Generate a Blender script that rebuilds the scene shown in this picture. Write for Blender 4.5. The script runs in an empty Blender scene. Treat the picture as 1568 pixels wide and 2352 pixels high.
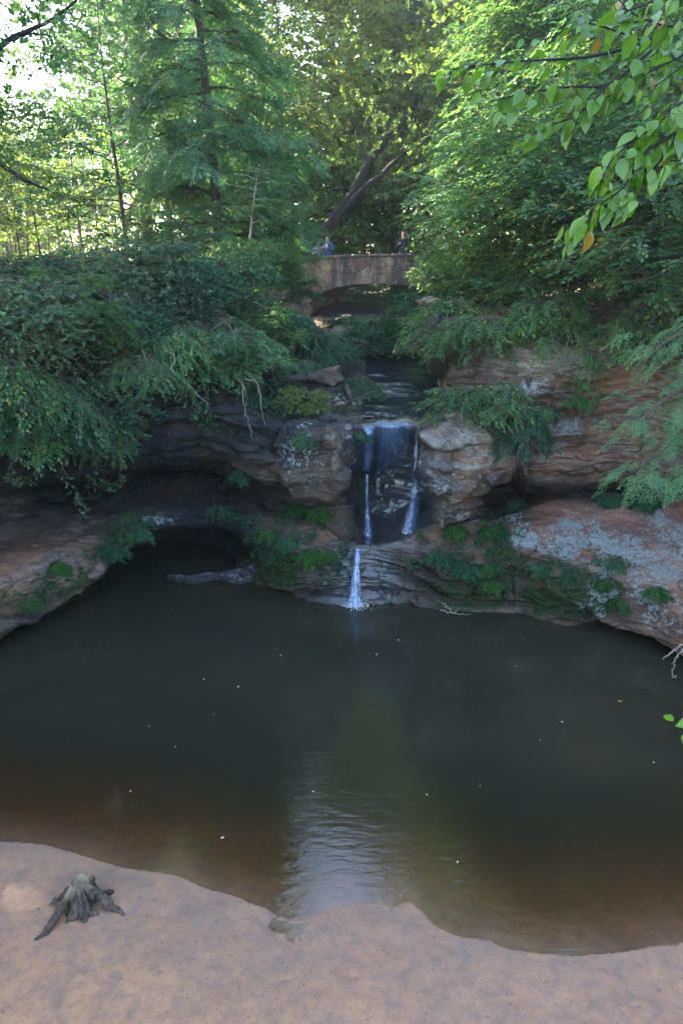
import bpy, math, random
import numpy as np
from mathutils import Vector, Matrix
PI = math.pi
S = bpy.context.scene
COL = S.collection
# ------------------------------------------------------------------ camera, sky, sun, exposure
CAMH, PITCH, F = 7.0, math.radians(18.6), 1589.0
cp, sp = math.cos(PITCH), math.sin(PITCH)
cam_d = bpy.data.cameras.new('camera'); cam = bpy.data.objects.new('camera', cam_d); COL.objects.link(cam)
cam.location = (0, 0, CAMH); cam.rotation_euler = (PI/2 - PITCH, 0, 0)
cam_d.sensor_fit = 'VERTICAL'; cam_d.sensor_height = 24.0; cam_d.lens = 24.0*F/2352.0
cam_d.clip_start = 0.05; cam_d.clip_end = 2000
S.camera = cam
SUN_AZ, SUN_EL = math.radians(-65), math.radians(34)      # azimuth measured from +Y towards +X
w = bpy.data.worlds.new('World'); S.world = w; w.use_nodes = True
nt = w.node_tree; sky = nt.nodes.new('ShaderNodeTexSky'); sky.sky_type = 'NISHITA'; sky.sun_disc = False
sky.sun_elevation = SUN_EL; sky.sun_rotation = SUN_AZ % (2*PI); sky.air_density = 1.3; sky.dust_density = 1.5; sky.ozone_density = 1.6
tint = nt.nodes.new('ShaderNodeMix'); tint.data_type = 'RGBA'; tint.blend_type = 'MULTIPLY'; tint.inputs[0].default_value = 1; tint.inputs[7].default_value = (1.07, 1.01, .98, 1)
nt.links.new(sky.outputs[0], tint.inputs[6]); nt.links.new(tint.outputs[2], nt.nodes['Background'].inputs[0]); nt.nodes['Background'].inputs[1].default_value = 0.15
sd = bpy.data.lights.new('sun', 'SUN'); sd.energy = 5.0; sd.angle = math.radians(0.6); sd.color = (1, .92, .76)
so = bpy.data.objects.new('sun', sd); COL.objects.link(so)
tosun = Vector((math.sin(SUN_AZ)*math.cos(SUN_EL), math.cos(SUN_AZ)*math.cos(SUN_EL), math.sin(SUN_EL)))
so.rotation_euler = tosun.to_track_quat('Z', 'Y').to_euler(); so.location = tosun*60
S.view_settings.view_transform = 'Standard'; S.view_settings.look = 'None'; S.view_settings.gamma = 1
S.view_settings.exposure = 3.4
S.render.engine = 'CYCLES'
cy = S.cycles; cy.max_bounces = 6; cy.diffuse_bounces = 3; cy.glossy_bounces = 3; cy.transmission_bounces = 4
cy.transparent_max_bounces = 12; cy.volume_bounces = 0; cy.use_denoising = True; cy.caustics_reflective = False; cy.caustics_refractive = False
cy.sample_clamp_indirect = 6
try: cy.denoiser = 'OPENIMAGEDENOISE'
except Exception: pass

# ------------------------------------------------------------------ projection helpers
def P(u, v, y):
    b = (v-1176)/F; a = (u-784)/F
    t = y/(cp - b*sp)
    return np.array([a*t, y, CAMH + t*(-sp - b*cp)])
def PZ(u, z, y):
    d = y*cp + (CAMH-z)*sp
    return np.array([(u-784)/F*d, y, z])
def G(u, v, z=0.0):
    b = (v-1176)/F; t = (CAMH-z)/(sp + b*cp)
    return np.array([(u-784)/F*t, t*(cp-b*sp), z])
def UV(p):
    x, y, z = p[..., 0], p[..., 1], p[..., 2]-CAMH
    d = y*cp - z*sp; d = np.where(np.abs(d) < .1, .1, d)
    return 784 + F*x/d, 1176 - F*(z*cp + y*sp)/d
def pxm(y, z=3.): return F/(y*cp + (CAMH-z)*sp)

# ------------------------------------------------------------------ noise
_rs = np.random.RandomState(7)
_TAB = _rs.rand(64, 64, 64).astype(np.float32)*2-1
def vnoise(p):
    p = np.asarray(p, np.float64); f = np.floor(p); i = f.astype(np.int64); t = p-f; t = t*t*(3-2*t)
    out = 0.
    i0 = i & 63; i1 = (i+1) & 63
    for a in (0, 1):
        wx = t[..., 0] if a else 1-t[..., 0]; ia = (i1 if a else i0)[..., 0]
        for b in (0, 1):
            wy = t[..., 1] if b else 1-t[..., 1]; ib = (i1 if b else i0)[..., 1]
            for c in (0, 1):
                wz = t[..., 2] if c else 1-t[..., 2]; ic = (i1 if c else i0)[..., 2]
                out = out + wx*wy*wz*_TAB[ia, ib, ic]
    return out
def fbm(p, o=4, s=1., g=.5, off=0.):
    p = np.asarray(p)*s + off; a = 1.; r = 0.
    for k in range(o):
        r = r + a*vnoise(p); p = p*2.03 + 11.3; a *= g
    return r

# ------------------------------------------------------------------ mesh helpers
def mesh(name, v, faces, mat=None, smooth=True, k=None):
    """faces: (n,3|4) array or list of such arrays"""
    me = bpy.data.meshes.new(name); v = np.asarray(v, np.float32).reshape(-1, 3)
    fl = faces if isinstance(faces, list) else [faces]
    fl = [np.asarray(f, np.int32) for f in fl if len(f)]
    me.vertices.add(len(v)); me.vertices.foreach_set('co', v.ravel())
    loops = np.concatenate([f.ravel() for f in fl]); tot = np.concatenate([np.full(len(f), f.shape[1], np.int32) for f in fl])
    st = np.concatenate([[0], np.cumsum(tot)[:-1]]).astype(np.int32)
    me.loops.add(len(loops)); me.loops.foreach_set('vertex_index', loops)
    me.polygons.add(len(tot)); me.polygons.foreach_set('loop_start', st)
    try: me.polygons.foreach_set('loop_total', tot)
    except Exception: pass
    me.polygons.foreach_set('use_smooth', np.full(len(tot), smooth, bool))
    me.update(calc_edges=True); me.validate()
    if mat: me.materials.append(mat)
    return me
def obj(name, me, parent=None, loc=None):
    o = bpy.data.objects.new(name, me); COL.objects.link(o)
    if parent: o.parent = parent
    if loc is not None: o.location = [float(c) for c in loc]
    return o
def tag(o, label=None, cat=None, group=None, kind=None):
    if label: o['label'] = label
    if cat: o['category'] = cat
    if group: o['group'] = group
    if kind: o['kind'] = kind
    return o
def thing(name, loc, label, cat, group=None):
    return tag(obj(name, None, None, loc), label, cat, group)
def copy_tree(o, parent=None):
    c = o.copy(); COL.objects.link(c); c.parent = parent
    for ch in o.children: copy_tree(ch, c)
    return c
def grid_faces(n, m):
    a = np.arange(n*m).reshape(n, m)
    return np.stack([a[:-1, :-1], a[:-1, 1:], a[1:, 1:], a[1:, :-1]], -1).reshape(-1, 4)
def attr(me, name, vals, typ='FLOAT'):
    a = me.attributes.new(name, typ, 'POINT')
    a.data.foreach_set('value' if typ == 'FLOAT' else 'color', np.asarray(vals, np.float32).ravel())
def tube(pts, rad, seg=7, cap=True):
    pts = np.asarray(pts, float); n = len(pts); rad = np.broadcast_to(rad, (n,))
    t = np.gradient(pts, axis=0); t /= np.linalg.norm(t, axis=1)[:, None]+1e-9
    ref = np.array([.31, .22, .93]) if abs(t[0, 2]) < .8 else np.array([1., .1, .05])
    a = np.cross(t, ref); a /= np.linalg.norm(a, axis=1)[:, None]+1e-9; b = np.cross(t, a)
    th = np.arange(seg)*2*PI/seg
    v = pts[:, None] + rad[:, None, None]*(np.cos(th)[None, :, None]*a[:, None] + np.sin(th)[None, :, None]*b[:, None])
    idx = np.arange(n*seg).reshape(n, seg); nx = np.roll(idx, -1, 1)
    f = np.stack([idx[:-1], nx[:-1], nx[1:], idx[1:]], -1).reshape(-1, 4)
    v = v.reshape(-1, 3)
    if cap:
        v = np.vstack([v, pts[:1], pts[-1:]]); c0, c1 = n*seg, n*seg+1
        f = np.vstack([f, np.stack([nx[0], idx[0], np.full(seg, c0), np.full(seg, c0)], -1), np.stack([idx[-1], nx[-1], np.full(seg, c1), np.full(seg, c1)], -1)])
    return v, f
def join(parts):
    vs, fs, o = [], [], 0
    for v, f in parts:
        vs.append(v); fs.append(np.asarray(f)+o); o += len(v)
    return np.vstack(vs), np.vstack(fs)
def fix_tris(f):
    f = np.asarray(f); tri = f[:, 2] == f[:, 3]
    return [f[~tri], f[tri][:, :3]]
def spline(pts, n):
    pts = np.asarray(pts, float); m = len(pts)
    if m < 3: 
        t = np.linspace(0, 1, n)[:, None]; return pts[0]*(1-t)+pts[-1]*t
    q = np.vstack([2*pts[0]-pts[1], pts, 2*pts[-1]-pts[-2]])
    t = np.linspace(0, m-1-1e-6, n); i = t.astype(int); t = (t-i)[:, None]
    a, b, c, d = q[i], q[i+1], q[i+2], q[i+3]
    return .5*(2*b + (c-a)*t + (2*a-5*b+4*c-d)*t*t + (3*b-a-3*c+d)*t**3)

def poly_sdf(px, pz, poly):
    d = np.full(px.shape, 1e9); ins = np.zeros(px.shape, bool); n = len(poly)
    for i in range(n):
        ax, az = poly[i]; bx, bz = poly[(i+1) % n]
        ex, ez = bx-ax, bz-az; wx, wz = px-ax, pz-az
        t = np.clip((wx*ex+wz*ez)/(ex*ex+ez*ez+1e-12), 0, 1)
        d = np.minimum(d, (wx-ex*t)**2+(wz-ez*t)**2)
        c = ((az > pz) != (bz > pz)) & (px < (bx-ax)*(pz-az)/((bz-az) if abs(bz-az) > 1e-9 else 1e-9)+ax)
        ins ^= c
    d = np.sqrt(d); return np.where(ins, -d, d)
def surface_nets(D, org, h):
    nx, ny, nz = D.shape
    neg = D < 0
    c = np.zeros((nx-1, ny-1, nz-1), np.int8); acc = np.zeros((nx-1, ny-1, nz-1, 3), np.float32); cnt = np.zeros((nx-1, ny-1, nz-1), np.float32)
    sl = lambda a, b, cc: (slice(a, nx-1+a), slice(b, ny-1+b), slice(cc, nz-1+cc))
    cor = [(i, j, k) for i in (0, 1) for j in (0, 1) for k in (0, 1)]
    for A in cor:
        for ax in range(3):
            if A[ax] == 0:
                B = list(A); B[ax] = 1
                da, db = D[sl(*A)], D[sl(*B)]; m = (da < 0) != (db < 0)
                t = np.where(m, da/np.where(m, da-db, 1), 0)
                for q in range(3):
                    acc[..., q] += np.where(m, A[q] + (t if q == ax else 0), 0)
                cnt += m
    act = cnt > 0; vid = -np.ones(act.shape, np.int64); vid[act] = np.arange(act.sum())
    ii = np.argwhere(act); V = (ii + acc[act]/cnt[act][:, None])*h + org
    F_ = []
    for ax in range(3):
        o1, o2 = [(1, 2), (2, 0), (0, 1)][ax]
        s0 = [slice(1, -1)]*3; s0[ax] = slice(0, -1); s1 = list(s0); s1[ax] = slice(1, None)
        a, b = neg[tuple(s0)], neg[tuple(s1)]
        for flip in (0, 1):
            m = (a & ~b) if not flip else (~a & b)
            e = np.argwhere(m); 
            if not len(e): continue
            add = np.array([1, 1, 1]); add[ax] = 0; e = e + add
            def g(d1, d2):
                q = e.copy(); q[:, o1] += d1; q[:, o2] += d2; return vid[q[:, 0], q[:, 1], q[:, 2]]
            quad = np.stack([g(-1, -1), g(0, -1), g(0, 0), g(-1, 0)], -1)
            if flip: quad = quad[:, ::-1]
            F_.append(quad)
    return V, np.vstack(F_)

# ------------------------------------------------------------------ materials
def mat(name):
    m = bpy.data.materials.new(name); m.use_nodes = True; n = m.node_tree; return m, n, n.nodes['Principled BSDF']
class NB:
    def __init__(s, nt): s.t = nt; s.L = nt.links.new
    def n(s, typ, **k):
        a = s.t.nodes.new('ShaderNode'+typ)
        for q, v in k.items(): setattr(a, q, v)
        return a
    def tc(s): return s.n('TexCoord').outputs['Object']
    def pos(s): return s.n('NewGeometry').outputs['Position']
    def mapv(s, src, sc):
        m = s.n('Mapping'); s.L(src, m.inputs[0]); m.inputs['Scale'].default_value = sc; return m.outputs[0]
    def noise(s, src, scale, det=6, rough=.55, dist=0.):
        a = s.n('TexNoise'); s.L(src, a.inputs['Vector']); a.inputs['Scale'].default_value = scale; a.inputs['Detail'].default_value = det
        a.inputs['Roughness'].default_value = rough; a.inputs['Distortion'].default_value = dist; return a.outputs['Fac']
    def ramp(s, src, stops, interp='LINEAR'):
        a = s.n('ValToRGB'); s.L(src, a.inputs[0]); r = a.color_ramp; r.interpolation = interp
        while len(r.elements) > 1: r.elements.remove(r.elements[-1])
        r.elements[0].position = stops[0][0]; r.elements[0].color = _c(stops[0][1])
        for p, c in stops[1:]: e = r.elements.new(p); e.color = _c(c)
        return a.outputs[0]
    def mix(s, fac, a, b, mode='MIX'):
        m = s.n('Mix', data_type='RGBA', blend_type=mode)
        for sock, v in ((m.inputs[0], fac), (m.inputs[6], a), (m.inputs[7], b)):
            if isinstance(v, (int, float)): sock.default_value = v
            elif isinstance(v, tuple): sock.default_value = _c(v)
            else: s.L(v, sock)
        return m.outputs[2]
    def math(s, op, a, b=None, clamp=False):
        m = s.n('Math', operation=op, use_clamp=clamp)
        for i, v in enumerate((a, b)):
            if v is None: continue
            if isinstance(v, (int, float)): m.inputs[i].default_value = v
            else: s.L(v, m.inputs[i])
        return m.outputs[0]
    def attr(s, name, out='Fac'):
        a = s.n('Attribute'); a.attribute_name = name; return a.outputs[out]
    def bump(s, h, strength, dist):
        b = s.n('Bump'); s.L(h, b.inputs['Height']); b.inputs['Strength'].default_value = strength; b.inputs['Distance'].default_value = dist; return b.outputs[0]
def _c(c):
    if isinstance(c, (int, float)): return (c, c, c, 1)
    return tuple(c) + (1,) if len(c) == 3 else tuple(c)

def leaf_mat(name, c1, c2, c3=None, trans=.45, rough=.5, spec=.35, rare=None, tcol=None):
    m, n, b = mat(name); N = NB(n)
    g = N.n('NewGeometry'); r = g.outputs['Random Per Island']
    st = [(0, c1), (.6, c2), (1, c3 or c2)]
    if rare: st = [(0, c1), (.55, c2), (.955, c3 or c2), (.965, rare), (1, rare)]
    col = N.ramp(r, st)
    pn = N.noise(N.pos(), .55, 2); col = N.mix(N.ramp(pn, [(.3, .0), (.7, 1.)]), col, N.mix(.6, col, (c1[0]*.75, c1[1]*.75, c1[2]*.9)))
    oi = N.n('ObjectInfo'); col = N.mix(1., col, N.ramp(oi.outputs['Random'], [(0, (.72, .84, .88)), (.35, (1.05, 1.05, .9)), (.7, (.85, .95, .95)), (1, (1.3, 1.3, 1.1))]), 'MULTIPLY')
    N.L(col, b.inputs['Base Color']); b.inputs['Roughness'].default_value = rough; b.inputs['Specular IOR Level'].default_value = spec
    tr = N.n('BsdfTranslucent'); tc = N.mix(1., col, tcol or (1.38, 1.36, .68), 'MULTIPLY'); N.L(tc, tr.inputs[0])
    mx = N.n('MixShader'); mx.inputs[0].default_value = trans; N.L(b.outputs[0], mx.inputs[1]); N.L(tr.outputs[0], mx.inputs[2])
    N.L(mx.outputs[0], n.nodes['Material Output'].inputs[0]); return m
def bark_mat(name, c1, c2, scale=6):
    m, n, b = mat(name); N = NB(n); p = N.mapv(N.tc(), (1, 1, .25))
    f = N.noise(p, scale, 7, .65); N.L(N.ramp(f, [(.3, c1), (.7, c2)]), b.inputs['Base Color']); b.inputs['Roughness'].default_value = .9
    N.L(N.bump(f, .7, .05), b.inputs['Normal']); return m

M = {}
M['beech'] = leaf_mat('beech_leaf', (.035, .10, .05), (.08, .18, .07), (.15, .26, .09), rare=(.42, .33, .05))
M['maple'] = leaf_mat('maple_leaf', (.045, .11, .055), (.09, .175, .075), (.16, .26, .10))
M['dark'] = leaf_mat('shrub_leaf', (.02, .07, .04), (.04, .115, .055), (.08, .17, .08), trans=.35)
M['pale'] = leaf_mat('honeysuckle_leaf', (.05, .11, .06), (.10, .18, .09), (.20, .27, .14), trans=.4, rare=(.35, .22, .10))
M['hemlock'] = leaf_mat('hemlock_needle', (.05, .135, .075), (.09, .20, .10), (.16, .29, .12), trans=.38)
M['pine'] = leaf_mat('pine_needle', (.03, .08, .05), (.05, .11, .06), (.07, .14, .07), trans=.3)
M['far'] = leaf_mat('far_leaf', (.10, .17, .06), (.17, .26, .08), (.30, .36, .12), trans=.6, rare=(.4, .35, .1))
M['fern'] = leaf_mat('fern_leaf', (.03, .09, .025), (.05, .13, .04), (.11, .22, .05), trans=.45)
M['near'] = leaf_mat('broad_leaf', (.08, .19, .02), (.13, .27, .03), (.18, .33, .05), trans=.5, rough=.3, spec=.6, rare=(.45, .16, .03))
M['grass'] = leaf_mat('grass_blade', (.06, .12, .03), (.12, .18, .05), (.22, .22, .10), trans=.4)
M['bark'] = bark_mat('bark', (.02, .016, .013), (.09, .075, .06))
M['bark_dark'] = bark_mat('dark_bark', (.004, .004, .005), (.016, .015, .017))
M['bark_pale'] = bark_mat('pale_bark', (.12, .11, .09), (.33, .30, .25))

def rock_mat():
    m, n, b = mat('sandstone'); N = NB(n); p = N.pos()
    warp = N.noise(p, .5, 3)
    sep = N.n('SeparateXYZ'); N.L(p, sep.inputs[0])
    zz = N.math('ADD', N.math('ADD', sep.outputs[2], N.math('MULTIPLY', warp, 1.1)), N.math('MULTIPLY', sep.outputs[0], .05))
    cmb = N.n('CombineXYZ'); N.L(N.math('MULTIPLY', sep.outputs[0], .18), cmb.inputs[0]); N.L(N.math('MULTIPLY', sep.outputs[1], .18), cmb.inputs[1]); N.L(N.math('MULTIPLY', zz, 2.2), cmb.inputs[2])
    band = N.noise(cmb.outputs[0], 1.6, 7, .6)
    base = N.ramp(band, [(.30, (.07, .045, .03)), (.40, (.22, .13, .08)), (.46, (.29, .17, .10)), (.50, (.10, .07, .055)), (.545, (.30, .25, .20)), (.60, (.16, .11, .085)), (.70, (.38, .32, .25))])
    red = N.attr('red'); base = N.mix(N.math('MULTIPLY', red, .75), base, N.ramp(band, [(.3, (.11, .045, .035)), (.5, (.30, .13, .09)), (.7, (.26, .18, .16))]))
    med = N.noise(p, 3.2, 9, .68); fine = N.noise(p, 16, 8, .7)
    dirt = N.ramp(N.noise(p, 1.1, 8, .7), [(.42, 0.), (.6, 1.)])
    base = N.mix(N.math('MULTIPLY', dirt, .65), base, N.mix(fine, (.03, .028, .028), (.095, .085, .075)))
    # dark algae film, with shade of cave and crevices painted in; moss, lichen
    gr = N.attr('grime_shade'); base = N.mix(N.math('MULTIPLY', gr, N.ramp(med, [(.25, 1.), (.75, .72)])), base, (.012, .015, .018))
    mo = N.math('ADD', N.attr('moss'), N.math('MULTIPLY', N.math('SUBTRACT', med, .5), 1.6)); mo = N.ramp(mo, [(.5, 0.), (.85, .9)])
    base = N.mix(mo, base, N.ramp(fine, [(.3, (.012, .02, .008)), (.55, (.022, .045, .012)), (.75, (.04, .085, .018))]))
    lf = N.noise(p, 12, 9, .78, .5)
    li = N.math('ADD', N.math('ADD', N.math('MULTIPLY', N.attr('lichen'), .2), lf), N.math('MULTIPLY', N.math('SUBTRACT', N.noise(p, 1.7, 4, .6), .5), .55)); li = N.ramp(li, [(.70, 0.), (.76, 1.)])
    base = N.mix(N.math('MULTIPLY', li, N.ramp(N.attr('lichen'), [(0., 0.), (.35, 1.)])), base, N.ramp(fine, [(.3, (.15, .165, .165)), (.7, (.31, .34, .34))]))
    N.L(base, b.inputs['Base Color'])
    wet = N.attr('wet'); N.L(N.ramp(wet, [(0, .88), (1, .16)]), b.inputs['Roughness'])
    N.L(N.ramp(wet, [(0, .25), (1, .8)]), b.inputs['Specular IOR Level'])
    h = N.math('ADD', N.math('ADD', N.math('MULTIPLY', band, .9), N.math('MULTIPLY', med, .5)), N.math('MULTIPLY', fine, .22))
    N.L(N.bump(h, 1., .16), b.inputs['Normal'])
    N.L(N.math('MULTIPLY', wet, .9), b.inputs['Coat Weight']); b.inputs['Coat Roughness'].default_value = .12
    return m
M['rock'] = rock_mat()

# masks on rock in terms of where growth, wet, film and painted shade sit in the gorge: (u, v, ru, rv, strength)
RM = {
 'moss': [(640, 1300, 75, 45, 1.1), (700, 1290, 70, 30, .7), (740, 1330, 60, 30, .6), (1100, 1350, 120, 60, .75), (1320, 1370, 110, 60, 1.1), (1240, 1310, 80, 50, .7), (200, 1370, 180, 45, .75),
          (560, 1190, 130, 22, .6), (960, 1330, 60, 50, .4), (1350, 1215, 200, 22, 0.0), (930, 955, 110, 12, .7), (1000, 850, 60, 40, .6), (1060, 1260, 70, 60, .6), (600, 1215, 60, 40, .5), (450, 1100, 180, 25, .5), (830, 1120, 20, 20, .9), (690, 880, 120, 25, .4), (60, 1270, 80, 20, .15)],
 'lichen': [(1300, 1230, 130, 45, 1.3), (1450, 1310, 130, 100, 1.2), (1380, 1400, 90, 50, .9), (1530, 1250, 90, 90, 1.2), (1530, 1420, 70, 60, .9), (1180, 880, 130, 70, .9), (1260, 990, 90, 50, 1.), (360, 1195, 60, 12, 1.2), (110, 1290, 120, 30, .6), (150, 1340, 160, 30, .5), (1180, 1200, 40, 40, .8),
            (720, 1050, 100, 90, .75), (1040, 1060, 80, 90, .8), (700, 1210, 120, 30, .5), (1400, 1000, 110, 40, .6), (1050, 1180, 60, 40, .9)],
 'wet': [(890, 1100, 95, 160, 1.2), (820, 1300, 60, 100, 1.1), (900, 920, 160, 40, 1.), (870, 1230, 90, 25, .8), (880, 1030, 80, 80, 1.5), (830, 1330, 90, 70, 1.)],
 'grime_shade': [(200, 1010, 420, 190, 1.15), (560, 960, 260, 130, 1.1), (430, 1130, 260, 60, 1.), (640, 1180, 160, 40, .6), (1010, 1200, 60, 60, .6), (1120, 1340, 130, 60, .6), (60, 1440, 200, 50, .8), (900, 940, 160, 60, .7), (720, 1130, 100, 40, .7), (1330, 1400, 140, 40, .5), (890, 1110, 110, 180, 1.25), (830, 1320, 150, 90, 1.1), (950, 1330, 90, 70, .9), (450, 1250, 190, 110, 1.3), (1000, 1330, 130, 80, .75), (850, 870, 250, 80, .95), (760, 1300, 190, 90, .7), (160, 690, 110, 40, 1.1), (1000, 1280, 120, 90, .55), (100, 1430, 200, 30, .5), (1170, 1150, 70, 50, .9), (1400, 1128, 200, 24, .8), (700, 1330, 120, 70, .7), (100, 1430, 200, 40, .7), (700, 900, 180, 60, .8), (620, 1120, 90, 60, .6)],
 'red': [(1400, 1210, 330, 90, 1.), (1350, 1060, 170, 40, .8), (1500, 1330, 150, 130, .6), (120, 1290, 200, 80, .55), (860, 1250, 120, 30, .4), (700, 1195, 100, 20, .4), (1450, 920, 120, 60, .4)]}
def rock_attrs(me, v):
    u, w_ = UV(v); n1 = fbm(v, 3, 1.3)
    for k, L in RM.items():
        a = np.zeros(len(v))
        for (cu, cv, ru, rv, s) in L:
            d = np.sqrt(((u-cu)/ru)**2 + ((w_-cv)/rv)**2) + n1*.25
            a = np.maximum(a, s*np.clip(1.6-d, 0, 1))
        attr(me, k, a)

# ------------------------------------------------------------------ the cliff
def Zp(z, y): return ('z', z, y)
def W(v): return ('w', v)
ST = [
 (-700, [Zp(0, 9.5), Zp(.15, 10), Zp(.5, 9.3), Zp(1., 9.3), Zp(1.4, 9.8), Zp(1.5, 12.5), Zp(2.6, 12.5), Zp(2.9, 9.5), Zp(4, 9.2), Zp(5.5, 9.4), Zp(6.6, 10), Zp(6.9, 12), Zp(7, 16), Zp(7.5, 40)]),
 (-200, [W(1560), Zp(.25, 12.), (1535, 10.9), (1440, 11.2), (1360, 11.8), (1270, 14), (1150, 15), (1150, 12.6), (1000, 12.5), (850, 12.8), (700, 13.6), (665, 17), (650, 24), Zp(7.1, 40)]),
 (0, [Zp(-.05, 13.4), Zp(.3, 13.6), (1450, 12.3), (1390, 12.5), (1300, 13.2), (1235, 15.2), (1130, 16.6), (1120, 14.), (1000, 13.6), (850, 13.8), (705, 14.6), (668, 18), (650, 25), Zp(7.0, 40)]),
 (110, [Zp(-.05, 14.2), Zp(.3, 14.4), (1400, 12.95), (1350, 13.1), (1265, 13.9), (1212, 15.7), (1120, 17.4), (1105, 14.6), (1000, 14.), (850, 14.2), (712, 15), (670, 18.5), (650, 25.5), Zp(6.9, 40)]),
 (200, [Zp(-.05, 15.3), Zp(.3, 15.4), (1350, 13.6), (1310, 13.7), (1230, 14.5), (1195, 16), (1110, 18), (1090, 15.), (980, 14.3), (850, 14.6), (720, 15.4), (672, 19), (650, 26), Zp(6.8, 40)]),
 (255, [Zp(-.05, 16.4), Zp(.3, 16.4), (1272, 14.3), (1245, 14.2), (1207, 14.9), (1182, 16), (1100, 18.4), (1072, 15.2), (975, 14.5), (855, 14.8), (730, 15.7), (676, 19.5), (650, 26), Zp(6.8, 40)]),
 (320, [Zp(-.05, 17.6), Zp(.3, 17.5), (1222, 14.9), (1208, 14.8), (1188, 15.2), (1172, 16.2), (1085, 18.8), (1060, 15.4), (970, 14.6), (860, 14.9), (740, 16), (680, 20), (650, 27), Zp(6.8, 40)]),
 (450, [Zp(-.05, 18.2), Zp(.3, 18.5), (1200, 15.9), (1190, 15.8), (1172, 15.8), (1160, 16.6), (1080, 19), (1048, 15.8), (985, 15), (900, 15.4), (830, 16.2), (720, 20), (655, 26), Zp(6.7, 40)]),
 (520, [Zp(-.05, 17.9), Zp(.3, 18.3), (1212, 15.8), (1200, 15.6), (1182, 15.6), (1170, 16.5), (1090, 19), (1058, 15.7), (995, 15), (935, 15.2), (870, 16.3), (780, 19.4), (670, 25), Zp(6.7, 40)]),
 (575, [W(1338), Zp(.3, 16.3), (1250, 15.2), (1225, 15), (1188, 15.2), (1177, 16.2), (1115, 18.4), (1080, 15.4), (1015, 14.8), (960, 15.), (905, 16.), (840, 18.4), (710, 24), Zp(6.6, 40)]),
 (620, [W(1353), (1320, 15.), (1270, 14.75), (1240, 14.7), (1192, 15), (1182, 16), (1145, 17.6), (1112, 15.2), (1040, 14.9), (985, 15.1), (955, 15.6), (900, 17.8), (770, 23), Zp(6.5, 40)]),
 (700, [W(1372), (1340, 14.6), (1300, 14.5), (1250, 14.6), (1205, 14.9), (1190, 15.6), (1160, 16.8), (1130, 15.9), (1040, 15.5), (980, 15.6), (960, 16.), (920, 18), (800, 22), Zp(6.2, 40)]),
 (785, [W(1385), (1350, 14.5), (1300, 14.6), (1262, 14.8), (1242, 15), (1228, 15.5), (1150, 16.5), (1090, 16.2), (1040, 15.9), (985, 16), (968, 16.3), (930, 17.8), Zp(5.6, 24.5), Zp(5.9, 40)]),
 (830, [W(1387), (1350, 14.5), (1300, 14.65), (1266, 14.85), (1250, 15), (1238, 15.8), (1180, 16.9), (1100, 17.0), (1080, 16.6), (985, 16.3), (968, 16.5), (930, 17.8), Zp(5.35, 24.5), Zp(5.9, 40)]),
 (895, [W(1388), (1350, 14.6), (1300, 14.6), (1266, 14.7), (1246, 14.9), (1236, 15.6), (1180, 17.1), (1080, 17.4), (1010, 16.9), (980, 16.5), (966, 16.6), (925, 18), Zp(5.35, 24.5), Zp(5.9, 40)]),
 (955, [W(1388), (1350, 14.5), (1300, 14.5), (1260, 14.6), (1225, 15), (1215, 15.5), (1150, 17.1), (1060, 17.3), (1000, 16.8), (980, 16.5), (966, 16.6), (925, 18), Zp(5.35, 24.5), Zp(5.9, 40)]),
 (1005, [W(1392), (1360, 14.3), (1310, 14.3), (1250, 14.5), (1195, 15), (1180, 15.6), (1110, 16.9), (1050, 16.8), (1000, 16.6), (978, 16.5), (964, 16.7), (922, 18), Zp(5.6, 24.5), Zp(5.9, 40)]),
 (1050, [W(1397), (1370, 14.2), (1320, 14.1), (1260, 14.4), (1205, 14.8), (1185, 15.5), (1120, 17), (1060, 16.7), (970, 16.5), (890, 16.3), (795, 16.8), (765, 18), (710, 22), Zp(6.4, 40)]),
 (1150, [W(1400), (1370, 14.1), (1300, 14.), (1240, 14.3), (1190, 14.8), (1180, 15.8), (1110, 17.5), (1062, 15.8), (980, 15.5), (880, 15.7), (782, 16.3), (740, 18), (680, 22), Zp(7.5, 40)]),
 (1215, [W(1404), (1375, 14.1), (1310, 13.9), (1230, 14.2), (1165, 15), (1152, 15.8), (1138, 16.8), (1128, 15.4), (1060, 14.9), (900, 15.2), (782, 16), (740, 18), (670, 22), Zp(8, 40)]),
 (1300, [W(1430), (1405, 13.5), (1368, 13.2), (1280, 13.6), (1150, 15.3), (1140, 16), (1118, 17), (1108, 15.3), (1040, 14.7), (900, 14.9), (790, 15.6), (730, 18), (660, 22), Zp(9, 40)]),
 (1420, [Zp(-.05, 13.8), Zp(.3, 13.9), (1438, 12.7), (1330, 13.1), (1160, 15.3), (1148, 16.2), (1115, 17.2), (1100, 15.4), (1040, 14.9), (900, 15), (800, 15.6), (730, 17.5), (640, 21), Zp(10, 40)]),
 (1568, [Zp(-.05, 12.7), Zp(.3, 12.8), (1500, 11.6), (1380, 12.2), (1170, 15), (1155, 16), (1140, 17), (1125, 15.2), (1050, 14.7), (900, 14.7), (800, 15.2), (720, 17), (600, 21), Zp(11, 40)]),
 (1800, [W(1620), Zp(.3, 11.3), (1605, 10.1), (1450, 10.8), (1200, 13.8), (1185, 14.8), (1160, 15.8), (1140, 13.8), (1050, 13.2), (900, 13.2), (780, 13.8), (650, 16), (520, 21), Zp(13, 40)]),
 (2400, [Zp(0, 8), Zp(.2, 8.6), Zp(.5, 7.8), Zp(1.2, 8.2), Zp(2.2, 10), Zp(2.1, 11), Zp(2.4, 11.4), Zp(2.7, 9.5), Zp(4, 9), Zp(5.5, 9), Zp(6.5, 9.6), Zp(9, 14), Zp(12, 20), Zp(15, 40)]),
]
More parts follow.
